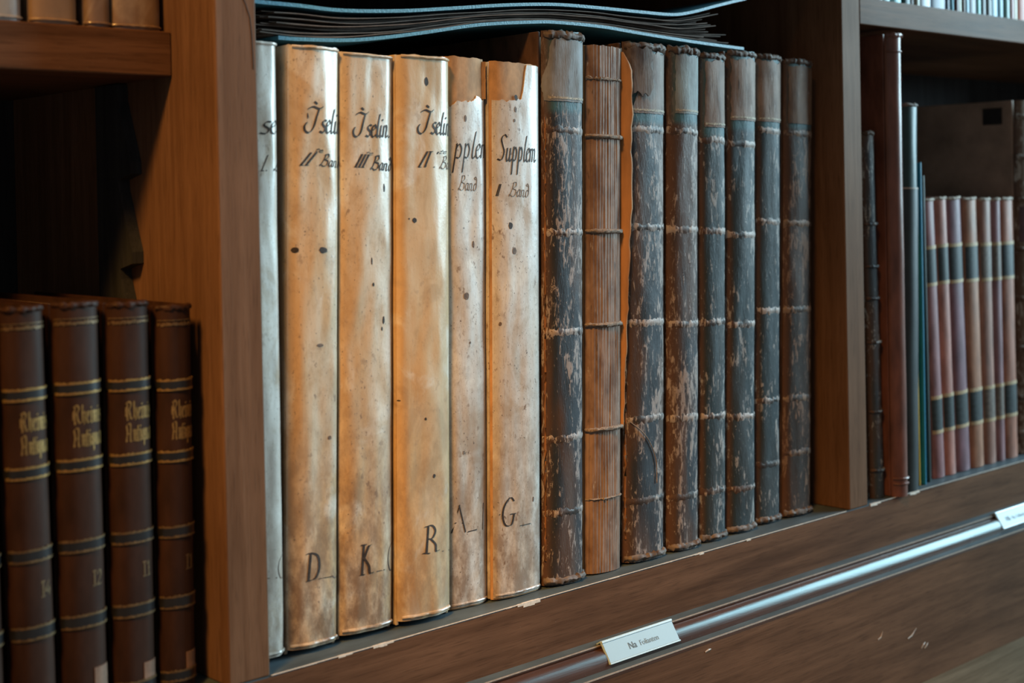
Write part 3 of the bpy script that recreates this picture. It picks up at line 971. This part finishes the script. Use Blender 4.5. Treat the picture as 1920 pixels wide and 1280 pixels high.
# ------------------------------------------------------------------ dark worn folios
DRK = 'worn dark leather folios in the middle bay'
dspec = [
    # right foot, right head, front, sag, title bottom px (x,y), label
    ((1101, 1079), (1101, 68), 0.012, 0.012, (1060, 190), 'tallest blue black scuffed folio with grey head piece beside the vellum books'),
    ((1168, 1058), (1170, 92), 0.014, 0.009, None, 'brown folio without spine showing sewn paper folds and cords'),
    ((1253, 1036), (1253, 90), 0.014, 0.011, (1225, 213), 'dark scuffed folio with torn peeling head next to the sewn spine'),
    ((1314, 1019), (1313, 95), 0.014, 0.011, (1290, 213), 'dark leather folio with pale grey green head piece and long scuff'),
    ((1366, 1001), (1362, 106), 0.016, 0.010, (1340, 238), 'slim dark teal folio, fifth from the right upright'),
    ((1419, 983), (1425, 103), 0.018, 0.010, (1400, 226), 'dark blue folio with beige head and white worn edge, third from right upright'),
    ((1467, 966), (1467, 108), 0.022, 0.009, (1445, 228), 'slim dark blue smooth folio, second from the right upright'),
    ((1524, 953), (1528, 118), 0.020, 0.009, (1500, 232), 'brownish black folio with frayed brown head next to right upright'),
]
dspec[4] = dspec[4][:5] + ('slim dark teal folio, the shortest head piece between two dark folios',)
db = []
for i, (rb, rt, yf, sag, tb, lab) in enumerate(dspec):
    xb, xt, H = from_edges(rb, rt, prev, yf, sag)
    t = min(xb - prev[0], xt - prev[1]) - 0.0005
    lean = math.atan2((xt - xb) * 0.5 + (prev[1] - prev[0]) * 0.5, H)
    xc = (prev[0] + xb) / 2
    rid = None
    if i == 1:
        rid = lambda x, z: 0.00018 * math.sin(x * 2100 + 4.0 * noise.noise(Vector((x * 90, z * 4, 1)))) + 0.0005 * noise.noise(Vector((x * 700, z * 16, 3)))
    b = Book('worn_book' if i != 1 else 'unbound_book', lab, 'book', DRK, xc, yf, 0.0, t, H, 0.27, lean, sag, 2.2,
             0.90 if i in (0, 2) else 0.95, 0, 20 + i, 0.0012 if i != 1 else 0.0004, rid)
    db.append(b)
    prev = (xb, xt)

amts = [0.62, 0, 0.55, 0.60, 0.42, 0.40, 0.28, 0.60]
bandpx = {0: (243, 436, 622, 822, 960), 2: (243, 426, 604, 783, 935), 3: (247, 430, 607, 783, 930), 4: (263, 433, 604, 780, 920),
          5: (270, 440, 607, 780, 915), 6: (245, 415, 582, 750, 870), 7: (250, 418, 580, 746, 848)}
for i, b in enumerate(db):
    if i == 1:
        continue
    tb = dspec[i][4]
    zt = b.local(*tb)[1]
    if i == 7:
        mt = worn('worn leather %d' % i, 5 + i * 2.7, zt, zt - 0.004, (0.030, 0.024, 0.020, 1), (0.24, 0.165, 0.12, 1), amts[i], b.a, (0.055, 0.034, 0.024, 1))
    elif i in (4, 5, 6):
        mt = worn('worn leather %d' % i, 5 + i * 2.7, zt, zt - 0.008, (0.022, 0.034, 0.040, 1), (0.34, 0.33, 0.32, 1), amts[i], b.a, (0.030, 0.036, 0.038, 1))
    else:
        mt = worn('worn leather %d' % i, 5 + i * 2.7, zt, zt - 0.008, amt=amts[i], a=b.a)
    sp = b.spine(mt, top=rag(0.003, 170, i + 3), bot=None, nx=26, nz=110)
    b.body('board' if i in (0, 2, 7) else mt)
    # title piece over the upper compartment, ragged at the head
    tm = title_piece('head piece %d' % i, i * 3.0, *{0: ((0.25, 0.25, 0.25, 1), (0.16, 0.145, 0.13, 1)), 2: ((0.24, 0.20, 0.175, 1), (0.15, 0.105, 0.085, 1)),
                                                    3: ((0.24, 0.27, 0.26, 1), (0.15, 0.145, 0.135, 1)), 7: ((0.17, 0.105, 0.065, 1), (0.10, 0.058, 0.036, 1))}.get(
        i, ((0.25, 0.18, 0.14, 1), (0.15, 0.10, 0.075, 1))))
    xl = None
    if i == 0:
        xl = lambda z, b=b, zt=zt: b.a * 0.5 * max(0, (z - zt - 0.02) / (b.h - zt)) + rag(0.0012, 90, 3)(z)
    elif i == 2:
        xl = lambda z, b=b, zt=zt: b.a * (0.15 + 0.75 * max(0, (z - zt) / (b.h - zt))) + rag(0.003, 120, 8)(z)
    elif i in (3, 4):
        xl = lambda z, b=b, zt=zt, i=i: b.a * 0.25 + rag(0.0010, 120, 8 + i)(z)
    elif i in (5, 7):
        xl = lambda z, b=b, zt=zt, i=i: b.a * 0.12 + rag(0.0010, 120, 8 + i)(z)
    b.patch('head_piece', tm, zt, b.h - 0.006, -b.a * 0.97, b.a * 0.985, 0.0006, 0.0007, 26, 40, rag(0.003, 210, i + 60), rag(0.0004, 400, i), xl)
    if i != 7:
        b.patch('gilt_line', plain('rubbed gold roll %d' % i, (0.33, 0.28, 0.21, 1), 0.55, 0.2, 0.7, 700), zt + 0.0018, zt + 0.0036, -b.a * (0.72 if i in (3, 4, 2) else 0.86), b.a * 0.97, 0.0009, 0.0004, 22, 3,
                rag(0.0005, 900, i), rag(0.0005, 900, i + 4))
    b.headcap('crumple', 0.0042 if i in (0, 2, 3) else 0.0032)
    b.band(0.0035, 0.0026, 'crumple', None, 'tailcap', 0.96, 0.4, -0.1)
    for q, py in enumerate(bandpx[i]):
        zz = b.local(tb[0], py)[1]
        if zz < 0.02:
            continue
        bw = worn('rubbed band %d %d' % (i, q), i * 7 + q * 3.1, 1, 1, (0.035, 0.030, 0.028, 1), (0.42, 0.37, 0.34, 1) if i != 7 else (0.27, 0.20, 0.15, 1),
                  1.15 if q < 4 else 0.7, b.a)
        b.ridge(zz, 0.0028, bw, parent=sp)
# orange cracked joints at the left of the big dark folios
for i, xx in ((0, -0.93), (2, -0.93)):
    b = db[i]
    pts = [b.pt(b.a * xx, 0.02 + 0.355 * q / 40, 0.0002) + Vector((0.0004 * noise.noise(Vector((q * 0.7, i, 0))), 0, 0)) for q in range(41)]
    mb = MB(); mb.tube(pts, [0.0010 + 0.0007 * noise.noise(Vector((q * 0.45, 3, i))) for q in range(41)], 6)
    mb.build('split_joint', 'joint', b.root)
# peeled leather at the torn head of the third folio
b = db[2]
zt = b.local(1225, 150)[1]
b.patch('peeled_leather', 'crumple', zt - 0.012, b.h - 0.004, -b.a * 0.95, -b.a * 0.05, 0.0034, 0.0012, 16, 24, rag(0.003, 260, 4), rag(0.006, 190, 2), rag(0.002, 160, 5), rag(0.004, 140, 12))
# hanging thread
P0, P1, P2, P3 = [b.local(*q) for q in ((1180, 790), (1213, 822), (1228, 860), (1230, 905))]
mb = MB(); mb.tube([b.pt(q[0], q[1], 0.0010) for q in smooth_line([P0, P1, P2, P3], 6)], 0.00045, 6); mb.build('loose_thread', 'cord', b.root)

# unbound folio: folds, cords, remains of its boards
b = db[1]
b.spine('sections', top=rag(0.0008, 300, 4), nx=90, nz=60)
b.body('flap')
for py, r in ((148, 0.0010), (256, 0.0017), (433, 0.0017), (608, 0.0017), (803, 0.0017), (933, 0.0007)):
    zz = b.local(1140, py)[1]
    b.band(zz, r, 'cord', None, 'sewing_cord' if r > 0.0012 else 'kettle_stitch', 0.985, 0.3 if r > 0.0012 else 0.9, 0.55, 0.0)
mb = MB()
outer, inner = [], []
zA, zB = b.local(1165, 800)[1], b.local(1165, 99)[1]
for q in range(61):
    r = q / 60
    zz = zA + (zB - zA) * r
    wdt = 0.0105 * (0.35 + 0.65 * min(1, r * 1.6)) + 0.0016 * noise.noise(Vector((q * 0.35, 2, 2))) + 0.0007 * noise.noise(Vector((q * 1.7, 2, 2)))
    wdt = wdt * min(1, (1 - r) * 16 + 0.3)
    ro, ri = [], []
    for j in range(7):
        s = j / 6
        x = b.t / 2 - 0.0022 + 0.0070 * s * (wdt / 0.0105)
        y = b.sag * 0.7 - 0.0085 * math.sin(s * 1.7) * (wdt / 0.0105) + 0.0006 * noise.noise(Vector((s * 2, q * 0.2, 1)))
        ro.append((x - 0.0004, y - 0.0002, zz)); ri.append((x + 0.0004, y + 0.0005, zz))
    outer.append(ro); inner.append(ri)
mb.shell(outer, inner); mb.build('leather_flap', 'flap', b.root)

# ------------------------------------------------------------------ brown calf volumes in the left bay
BRN = 'brown calf volumes in the left bay'
bspec = [((12, 1280), (-12, 580), 'sliver of brown calf volume cut by the left picture edge', None),
         ((109, 1280), (81, 574), 'brown calf volume lettered in gilt, leaning, first full one from the left edge', 'I4'),
         ((206, 1280), (192, 564), 'widest brown gilt lettered calf volume with I 2 near its foot', 'I2'),
         ((295, 1280), (279.5, 564), 'brown gilt lettered calf volume numbered I 1 with brown paper label at foot', 'I1'),
         ((369, 1280), (363.5, 570), 'brown gilt lettered calf volume standing against the left upright', 'I.')]
YB, SB = 0.014, 0.012
zref = {}
pv = None
bb = []
for i, (rb, rt, lab, num) in enumerate(bspec):
    ys = YB + SB * 0.5
    Bp, Tp = at(*rb, 1, ys), at(*rt, 1, ys)
    k = (Tp.x - Bp.x) / (Tp.z - Bp.z)
    xb, xt, H = Bp.x - k * Bp.z, Tp.x, Tp.z
    if pv is None:
        pv = (xb - 0.034, xt - 0.034)
    gap = 0.0025 if i else 0.001
    t = min(xb - pv[0], xt - pv[1]) - gap
    lean = math.atan2((xt - xb) * 0.6 + (pv[1] - pv[0]) * 0.4, H)
    xc = xb - t / 2 - 0.0002
    b = Book('calf_book', lab, 'book', BRN, xc, YB, 0.0, t, H, 0.17, lean, SB, 2.4, 0.98, 0, 40 + i, 0.0004)
    bb.append(b)
    pv = (xb, xt)
ref = bb[2]
hb = ref.h
zb = [[ref.local(150, p)[1] / hb for p in pr] for pr in ((718, 737), (862, 881), (1014, 1034), (1155, 1177), (1306, 1325))]
zhead = ref.local(150, 597)[1] / hb
zt1, zt2 = ref.local(140, 795)[1] / hb, ref.local(140, 838)[1] / hb
znum = ref.local(180, 1096)[1] / hb
for i, b in enumerate(bb):
    sp = b.spine('brown', top=rag(0.0005, 200, i), nx=24, nz=50)
    b.body('brown')
    b.headcap('brown', 0.0024, b.h - 0.0014)
    for (za, zc) in zb:
        z1, z2 = za * b.h, zc * b.h
        bk = b.patch('black_band', 'brown_dark', z2, z1, None, None, 0.0009, 0.0012, 22, 6)
        for zz in (z1, z2):
            b.patch('gilt_line', 'gilt' if za > 0.5 else 'gilt_dim', zz - 0.0006, zz + 0.0008, -b.a * 0.93, b.a * 0.985, 0.0011, 0.0005, 60, 2,
                    rag(0.0007, 900, i + zz * 9), None, parent=bk)
    zz = zhead * b.h
    b.patch('gilt_line', 'gilt_dim', zz - 0.0002, zz + 0.0004, -b.a * 0.93, b.a * 0.985, 0.0005, 0.0005, 24, 2)
    b.patch('gilt_line', 'gilt_dim', zz - 0.0034, zz - 0.0016, -b.a * 0.93, b.a * 0.985, 0.0005, 0.0005, 70, 2, rag(0.0014, 1600, i), rag(0.0010, 1600, i + 3))
    if i == 0:
        continue
    for (word, zf, w) in (('Rheinische', zt1, 0.60), ('Antiquarius', zt2, 0.62)):
        st, wd = spell(word, True)
        x0 = -b.a * 0.42
        b.lettering(st, 'gilt', x0, zf * b.h, (b.a * 0.98 - x0) / (wd * 0.74), 0.0112, 0.0, 0.0011, 40, rise=0.0)
    st, wd = spell(bspec[i][3], True)
    if i == 4:
        st, wd = spell('I1', True)
    b.lettering(st, 'gilt_dim', b.a * 0.22, znum * b.h, 0.0100, 0.0088, 0.0, 0.0012, 40)
    if i >= 2:
        zz = b.local(345, 1270)[1] if i == 4 else b.local(270, 1290)[1] if i == 3 else b.local(180, 1300)[1]
        b.patch('paper_label', 'brown_label', zz, zz + 0.016, b.a * 0.20, b.a * 0.93, 0.0004, 0.0006, 10, 6)
    if i == 4:
        for q in range(4):
            x = -b.a * (0.75 - q * 0.22)
            mb = MB()
            z0_ = b.local(320, 1268)[1]
            mb.shell([[b.pt(x - 0.0006, z0_, 0.0005), b.pt(x + 0.0006, z0_, 0.0005)], [b.pt(x - 0.0002, z0_ + 0.003, 0.0005), b.pt(x + 0.0002, z0_ + 0.003, 0.0005)]],
                     [[b.pt(x - 0.0006, z0_, 0), b.pt(x + 0.0006, z0_, 0)], [b.pt(x - 0.0002, z0_ + 0.003, 0), b.pt(x + 0.0002, z0_ + 0.003, 0)]])
            mb.build('gilt_dot', 'gilt_dim', b.root)

# ------------------------------------------------------------------ books on the upper left shelf
UPL = 'pale books on the upper left shelf'
pv = at(-60, 20, 1, 0.066).x
for i, (pr, tw, lab, colr) in enumerate([
        (37, None, 'pale grey book cut by the left edge on upper left shelf', (0.40, 0.385, 0.36, 1)),
        (141, at(141, 20, 1, 0.066).x - at(50, 20, 1, 0.066).x, 'tan book with grey edge standing second on the upper left shelf', (0.27, 0.185, 0.12, 1)),
        (202, at(202, 20, 1, 0.066).x - at(153, 20, 1, 0.066).x, 'narrow tan book touching the last one on the upper left shelf', (0.20, 0.13, 0.09, 1)),
        (297, None, 'tan book last on the upper left shelf beside the upright', (0.21, 0.125, 0.07, 1))]):
    xr = at(pr, 22, 1, 0.066).x
    t = (tw or xr - pv) - 0.0006
    b = Book('tan_book', lab, 'book', UPL, xr - t / 2, 0.0585, 0.4282, t, 0.20, 0.16, 0, 0.008, 2.6, 0.99, 0, 60 + i, 0.0006)
    mt = vellum('upper left cover %d' % i, 31 + i * 2.0, cream=colr, ochre=tuple(c * 0.8 for c in colr[:3]) + (1,), speck=0.2, grime=0.2, light=False)
    b.spine(mt, nx=18, nz=20)
    b.body(mt)
    b.band(0.0022, 0.0010, mt, None, 'turned_rim', 0.98, 0.1, 0.2)
    pv = xr

# ------------------------------------------------------------------ pamphlets on the upper right shelf
UPR = 'thin volumes on the upper right shelf'
strip = [(1655, 'dark green', (30, 60, 62)), (1672, 'pale aqua', (150, 200, 205)), (1690, 'bright aqua', (165, 225, 230)), (1705, 'bottle green', (15, 70, 70)), (1714, 'brown', (70, 48, 46)),
         (1720, 'thin cream', (205, 215, 200)), (1743, 'broad white', (200, 210, 220)), (1775, 'broad slate grey', (95, 105, 120)), (1783, 'dark blue', (12, 50, 75)),
         (1788, 'thin light blue', (120, 190, 215)), (1795, 'dark red', (85, 45, 50)), (1802, 'cream white', (215, 220, 200)), (1806, 'thin mushroom brown', (110, 95, 90)),
         (1813, 'sky blue', (150, 195, 215)), (1830, 'dull grey', (105, 105, 115)), (1838, 'sea green', (125, 195, 190)), (1848, 'black', (28, 32, 40)),
         (1859, 'charcoal grey', (70, 75, 75)), (1873, 'pale blue', (165, 205, 225)), (1882, 'icy blue', (170, 215, 230)), (1891, 'grey green', (125, 170, 165)),
         (1900, 'dusty pink', (165, 110, 105)), (1908, 'ivory', (205, 200, 175)), (1934, 'orange red', (190, 85, 45))]
pv = at(1640, 10, 1, 0.008).x
rng = random.Random(11)
for i, (pr, nm, rgb) in enumerate(strip):
    xr = at(pr, 25, 1, 0.008).x
    t = xr - pv - 0.0005
    shy = rng.uniform(0.0, 0.004)
    b = Book('thin_book', nm + ' volume standing on the upper right shelf', 'book', UPR, pv + t / 2 + 0.0002, 0.004 + shy, 0.5041, t,
             rng.uniform(0.17, 0.22), 0.14, 0, min(0.004, t * 0.3), 2.6, 0.99, 0, 80 + i)
    mt = flat('thin cover ' + nm, rgb)
    b.spine(mt, nx=10, nz=6)
    b.body(mt, board=min(0.0018, t * 0.25), square=0.003)
    pv = xr

# ------------------------------------------------------------------ right bay
RB = 'mixed volumes in the right bay'


def right_book(name, lab, rb, rt, tb, yf, sag, mat, depth=0.22, seed=0, p=2.2, group=RB, sw=0.98, wob=0.0005, body=None, nz=60):
    ys = yf + sag * 0.5
    Bp, Tp = at(*rb, 1, ys), at(*rt, 1, ys)
    k = (Tp.x - Bp.x) / (Tp.z - Bp.z)
    xb = Bp.x - k * Bp.z
    lean = math.atan(k)
    b = Book(name, lab, 'book', group, xb - tb / 2, yf, 0.0, tb, Tp.z, depth, lean, sag, p, sw, 0, seed, wob)
    b.spine(mat, top=rag(0.0012, 200, seed), nx=20, nz=nz)
    b.body(body or mat)
    return b


mt = worn('worn leather r1', 61, 1, 1, (0.035, 0.045, 0.055, 1), (0.34, 0.37, 0.38, 1), 0.55, 0.01)
b = right_book('worn_book', 'small scuffed grey blue volume squeezed behind the right upright', (1657, 930), (1637, 248), 0.020, 0.008, 0.009, mt, seed=101)
b.headcap('crumple', 0.0028)
for py in (420, 500, 560, 640, 770, 880):
    b.band(b.local(1632, py)[1], 0.0016, mt, None, 'raised_band', 0.96, 0.35, 0.3)
mt = plain('dark red glossy calf', (0.150, 0.058, 0.040, 1), 0.32, 0.5, 0.45, 60, (1, 1, 0.3), 0.2)
b = right_book('red_book', 'tall dark red leather folio jutting over the shelf edge in right bay', (1700, 925), (1686, 66), 0.0215, -0.006, 0.012, mt, 0.26, 103)
b.headcap(mt, 0.0030)
for py, r in ((96, 0.0011), (893, 0.0013), (903, 0.0011)):
    b.band(b.local(1680, py)[1], r, mt, None, 'raised_band', 0.96, 0.2, 0.3)
rr = random.Random(3)
mb = MB()
for q in range(46):
    z_ = 0.06 + q * 0.0065
    x_ = b.a * 0.86
    if rr.random() < 0.8:
        w = rr.uniform(0.0004, 0.0010)
        mb.shell([[b.pt(x_ - 0.001, z_, 0.0005), b.pt(x_ + 0.0008, z_ + 0.001, 0.0005)], [b.pt(x_ - 0.0009, z_ + 0.0025 + w, 0.0005), b.pt(x_ + 0.0009, z_ + 0.0032, 0.0005)]],
                 [[b.pt(x_ - 0.001, z_, 0), b.pt(x_ + 0.0008, z_ + 0.001, 0)], [b.pt(x_ - 0.0009, z_ + 0.0025 + w, 0), b.pt(x_ + 0.0009, z_ + 0.0032, 0)]])
mb.build('worn_tooling', plain('rubbed tooling', (0.40, 0.33, 0.30, 1), 0.4, 0.5, 0.3, 400), b.root)
# lifted sliver of leather near the head
mb = MB()
pl = [at(1686, 140, 1, 0.0), at(1689, 150, 1, -0.001), at(1692, 160, 1, -0.001)]
q = [[b.mi @ (p + Vector((0, 0, 0.006))), b.mi @ (p + Vector((0.0004, 0.006, -0.004)))] for p in pl]
mb.shell(q, [[v + Vector((0.0006, 0.0004, 0)) for v in r] for r in q]); mb.build('lifted_leather', mt, b.root)

mt = plain('bottle green cloth', (0.008, 0.040, 0.040, 1), 0.4, 0.5, 0.3, 60)
b = right_book('green_book', 'dark green volume in a black sleeve, right of the tall red folio', (1720, 916), (1719, 197), 0.0275, 0.001, 0.011, mt, 0.2, 105)
b.headcap('crumple', 0.0022)
b.patch('cloth_sleeve', plain('black green cloth', (0.012, 0.020, 0.022, 1), 0.42, 0.5, 0.3, 60), 0.0, b.local(1700, 352)[1], -b.a * 0.95, b.a * 0.95, 0.0009, 0.0009, 18, 20)
b.patch('sleeve_edge', 'scratch', b.local(1700, 354)[1], b.local(1700, 351)[1], -b.a * 0.95, b.a * 0.95, 0.0011, 0.0010, 18, 2)
yl = flat('yellow card', (215, 165, 40))
b = right_book('pamphlet', 'thin yellow pamphlet between black green volume and teal one', (1726, 903), (1716, 440), 0.0030, 0.012, 0.0015, yl, 0.2, 109, wob=0, nz=4)
te = flat('teal card', (20, 120, 150))
b = right_book('pamphlet', 'thin bright teal pamphlet beside the yellow one', (1737, 908), (1727, 306), 0.0040, 0.010, 0.002, te, 0.2, 111, wob=0, nz=4)
dg = flat('dark green card', (22, 45, 42))
b = right_book('pamphlet', 'dark green pamphlet beside the small purple volumes', (1746, 905), (1733, 330), 0.0050, 0.014, 0.002, dg, 0.2, 113, wob=0, nz=4)

SM = 'small uniform volumes in the right bay'
small = [((1773, 895), (1751, 373), 'first small purple brown volume beside the pamphlets', (0.243, 0.112, 0.116)),
         ((1794, 890), (1774, 370), 'rosy small volume, second of the uniform set', (0.376, 0.163, 0.128)),
         ((1821, 883), (1801, 370), 'deep purple small volume, third of the uniform set', (0.177, 0.091, 0.112)),
         ((1847, 877), (1831, 371), 'orange brown small volume, fourth of the uniform set', (0.309, 0.134, 0.072)),
         ((1869, 869), (1857, 372), 'brown small volume with pale label, fifth of the uniform set', (0.276, 0.134, 0.097)),
         ((1885, 865), (1874, 372), 'narrow purple small volume, sixth of the uniform set', (0.221, 0.112, 0.122)),
         ((1910, 859), (1899, 371), 'red brown small volume, last of the uniform set', (0.309, 0.122, 0.075))]
pv = None
YS, SS = 0.016, 0.0065
cream_line = plain('cream label border', (0.42, 0.30, 0.17, 1), 0.5, 0.4, 0.3, 300)
for i, (rb, rt, lab, colr) in enumerate(small):
    ys = YS + SS * 0.5
    Bp, Tp = at(*rb, 1, ys), at(*rt, 1, ys)
    k = (Tp.x - Bp.x) / (Tp.z - Bp.z)
    xb, xt = Bp.x - k * Bp.z, Tp.x
    if pv is None:
        pv = (xb - 0.0245, xt - 0.0245)
    t = min(xb - pv[0], xt - pv[1]) - 0.0008
    b = Book('small_book', lab, 'book', SM, xb - t / 2, YS, 0.0, t, Tp.z, 0.13, math.atan(k), SS, 2.0, 0.97, 0, 120 + i, 0.0003)
    mt = plain('small cover %d' % i, colr + (1,), 0.42, 0.5, 0.40, 90, (1, 1, 0.3), 0.2, 0, i)
    b.spine(mt, nx=18, nz=30)
    b.body(mt, board=0.0018)
    b.headcap(plain('worn head %d' % i, (0.34, 0.27, 0.21, 1), 0.6, 0.3, 0.3, 300), 0.0020)
    H = b.h
    lm = plain('small label %d' % i, (0.030, 0.040, 0.042, 1) if i not in (4, 5) else (0.14, 0.11, 0.09, 1), 0.45, 0.4, 0.4, 200)
    for (za, zc) in ((0.694, 0.826), (0.165, 0.288)):
        tl = b.patch('title_label', lm, za * H, zc * H, -b.a * 0.9, b.a * 0.97, 0.0004, 0.0005, 14, 4)
        for zz in (za * H, zc * H):
            b.patch('label_border', cream_line, zz - 0.0016, zz + 0.0022, -b.a * 0.9, b.a * 0.97, 0.0007, 0.0005, 14, 3, rag(0.0004, 900, i), parent=tl)
        zm = za * H + (zc - za) * H * (0.35 if za < 0.4 else 0.55)
        st, wd = spell('I2' if za < 0.4 else 'Ri', True)
        b.lettering(st, 'gilt_dim', -b.a * 0.25, zm, b.a * 1.1 / wd, 0.008, 0, 0.0010, 30)
    pv = (xb, xt)

# big brown folio closing the row, seen behind the small volumes
mtb = plain('brown mottled calf board', (0.330, 0.215, 0.150, 1), 0.55, 0.4, 0.3, 26, (1, 1, 1), 0.2)
xl_ = 1.5565
hb_ = at(1893, 190, 1, 0.03).z
big = Book('brown_folio', 'large brown calf folio with pale banded spine at the right picture edge', 'book', RB, xl_ + 0.029, 0.012, 0.0, 0.058, hb_, 0.285,
           0.008, 0.014, 2.1, 0.94, 0, 140, 0.0006)
mts = worn('pale banded spine', 77, 1, 1, (0.20, 0.14, 0.085, 1), (0.45, 0.43, 0.38, 1), 0.7, 0.028, (0.16, 0.11, 0.07, 1))
big.spine(mts, nx=22, nz=60)
big.body(mtb, board=0.004)
for zf in (0.955, 0.84, 0.72, 0.58, 0.44, 0.30, 0.16, 0.06):
    big.band(zf * big.h, 0.0028, mts, None, 'raised_band', 0.97, 0.15, 0.35)
lab_m = plain('maroon spine label', (0.07, 0.030, 0.032, 1), 0.35, 0.5, 0.3, 120)
big.patch('title_label', lab_m, 0.60 * big.h, 0.70 * big.h, -big.a * 0.92, big.a * 0.92, 0.0005, 0.0006, 18, 6)
# dark paper shelf mark on its board
A_ = at(1843, 204, 0, xl_ + 0.004); B_ = at(1880, 233, 0, xl_ + 0.004)
lx = -big.t / 2
mb = MB()
pa, pb = big.mi @ A_, big.mi @ B_
mb.box(lx - 0.0005, lx + 0.0002, min(pa.y, pb.y), max(pa.y, pb.y), min(pa.z, pb.z), max(pa.z, pb.z), 0.0001)
mb.build('shelf_mark', plain('dark paper mark', (0.022, 0.016, 0.014, 1), 0.6, 0.3, 0.3, 100), big.root, False)

# ------------------------------------------------------------------ portfolio lying across the middle row
YP = 0.030
up_px = [(470, 0), (485, 3), (560, 10), (640, 19), (750, 20), (850, 15), (950, 9), (1040, 8), (1120, 14), (1200, 22), (1262, 27), (1300, 22), (1350, 9), (1400, -3)]
lo_px = [(522, 70), (560, 73), (650, 75), (720, 70), (800, 60), (900, 46), (1000, 41), (1050, 42), (1130, 50), (1200, 62), (1300, 78), (1395, 91)]


def curve_xz(px):
    return smooth_line([(lambda p: (p.x, p.z))(at(x, y, 1, YP)) for (x, y) in px], 6)


up, lo = curve_xz(up_px), curve_xz(lo_px)


def zat(c, x):
    if x <= c[0][0]:
        return c[0][1]
    for i in range(len(c) - 1):
        if c[i][0] <= x <= c[i + 1][0]:
            f = (x - c[i][0]) / (c[i + 1][0] - c[i][0])
            return c[i][1] + f * (c[i + 1][1] - c[i][1])
    return c[-1][1]


pf = empty('portfolio', (0.82, YP, zat(lo, 0.82)), 'blue edged portfolio stuffed with papers lying across the middle books', 'portfolio')


def sheet(name, xs, zs, y0, y1, th, mat, ny=5, droop=0.0):
    outer, inner = [], []
    for j in range(ny):
        f = j / (ny - 1)
        y = y0 + (y1 - y0) * f
        ro = [Vector((x, y, z + droop * f)) - pf.location for x, z in zip(xs, zs)]
        outer.append(ro)
        inner.append([v - Vector((0, 0, th)) for v in ro])
    mb = MB(); mb.shell(outer, inner)
    return mb.build(name, mat, pf)


for c in (up, lo):
    sheet('cover_board', [p[0] for p in c], [p[1] + 0.0012 for p in c], YP, YP + 0.255, 0.0026, 'folio_cover')
rng = random.Random(8)
xA, xBp = at(488, 40, 1, YP).x, at(1388, 55, 1, YP).x
ns = 15
for q in range(ns):
    f = (q + 0.6) / (ns + 0.2)
    x0 = xA + rng.uniform(0.0, 0.015)
    x1 = xBp - rng.uniform(0, 0.06)
    k = 70
    xs, zs = [], []
    ph = rng.uniform(0, 30)
    for i in range(k + 1):
        x = x0 + (x1 - x0) * i / k
        lo_z, up_z = zat(lo, x) + 0.0016, zat(up, x) - 0.0018
        if x < lo[0][0]:
            lo_z -= 0.0
        ff = f
        zc = lo_z + (up_z - lo_z) * (ff ** 1.15) * 0.93
        zc += 0.0011 * noise.noise(Vector((x * 18, ph, 0))) * (1 + 1.2 * max(0, (0.62 - x) * 8))
        # the papers sag together toward the middle, gape at the ends
        xs.append(x); zs.append(min(max(zc, lo_z + 0.0004 * q * 0.3), up_z))
    sheet('paper_sheet', xs, zs, YP + rng.uniform(0.0, 0.012), YP + 0.24, 0.0007, 'paper_old', 4)
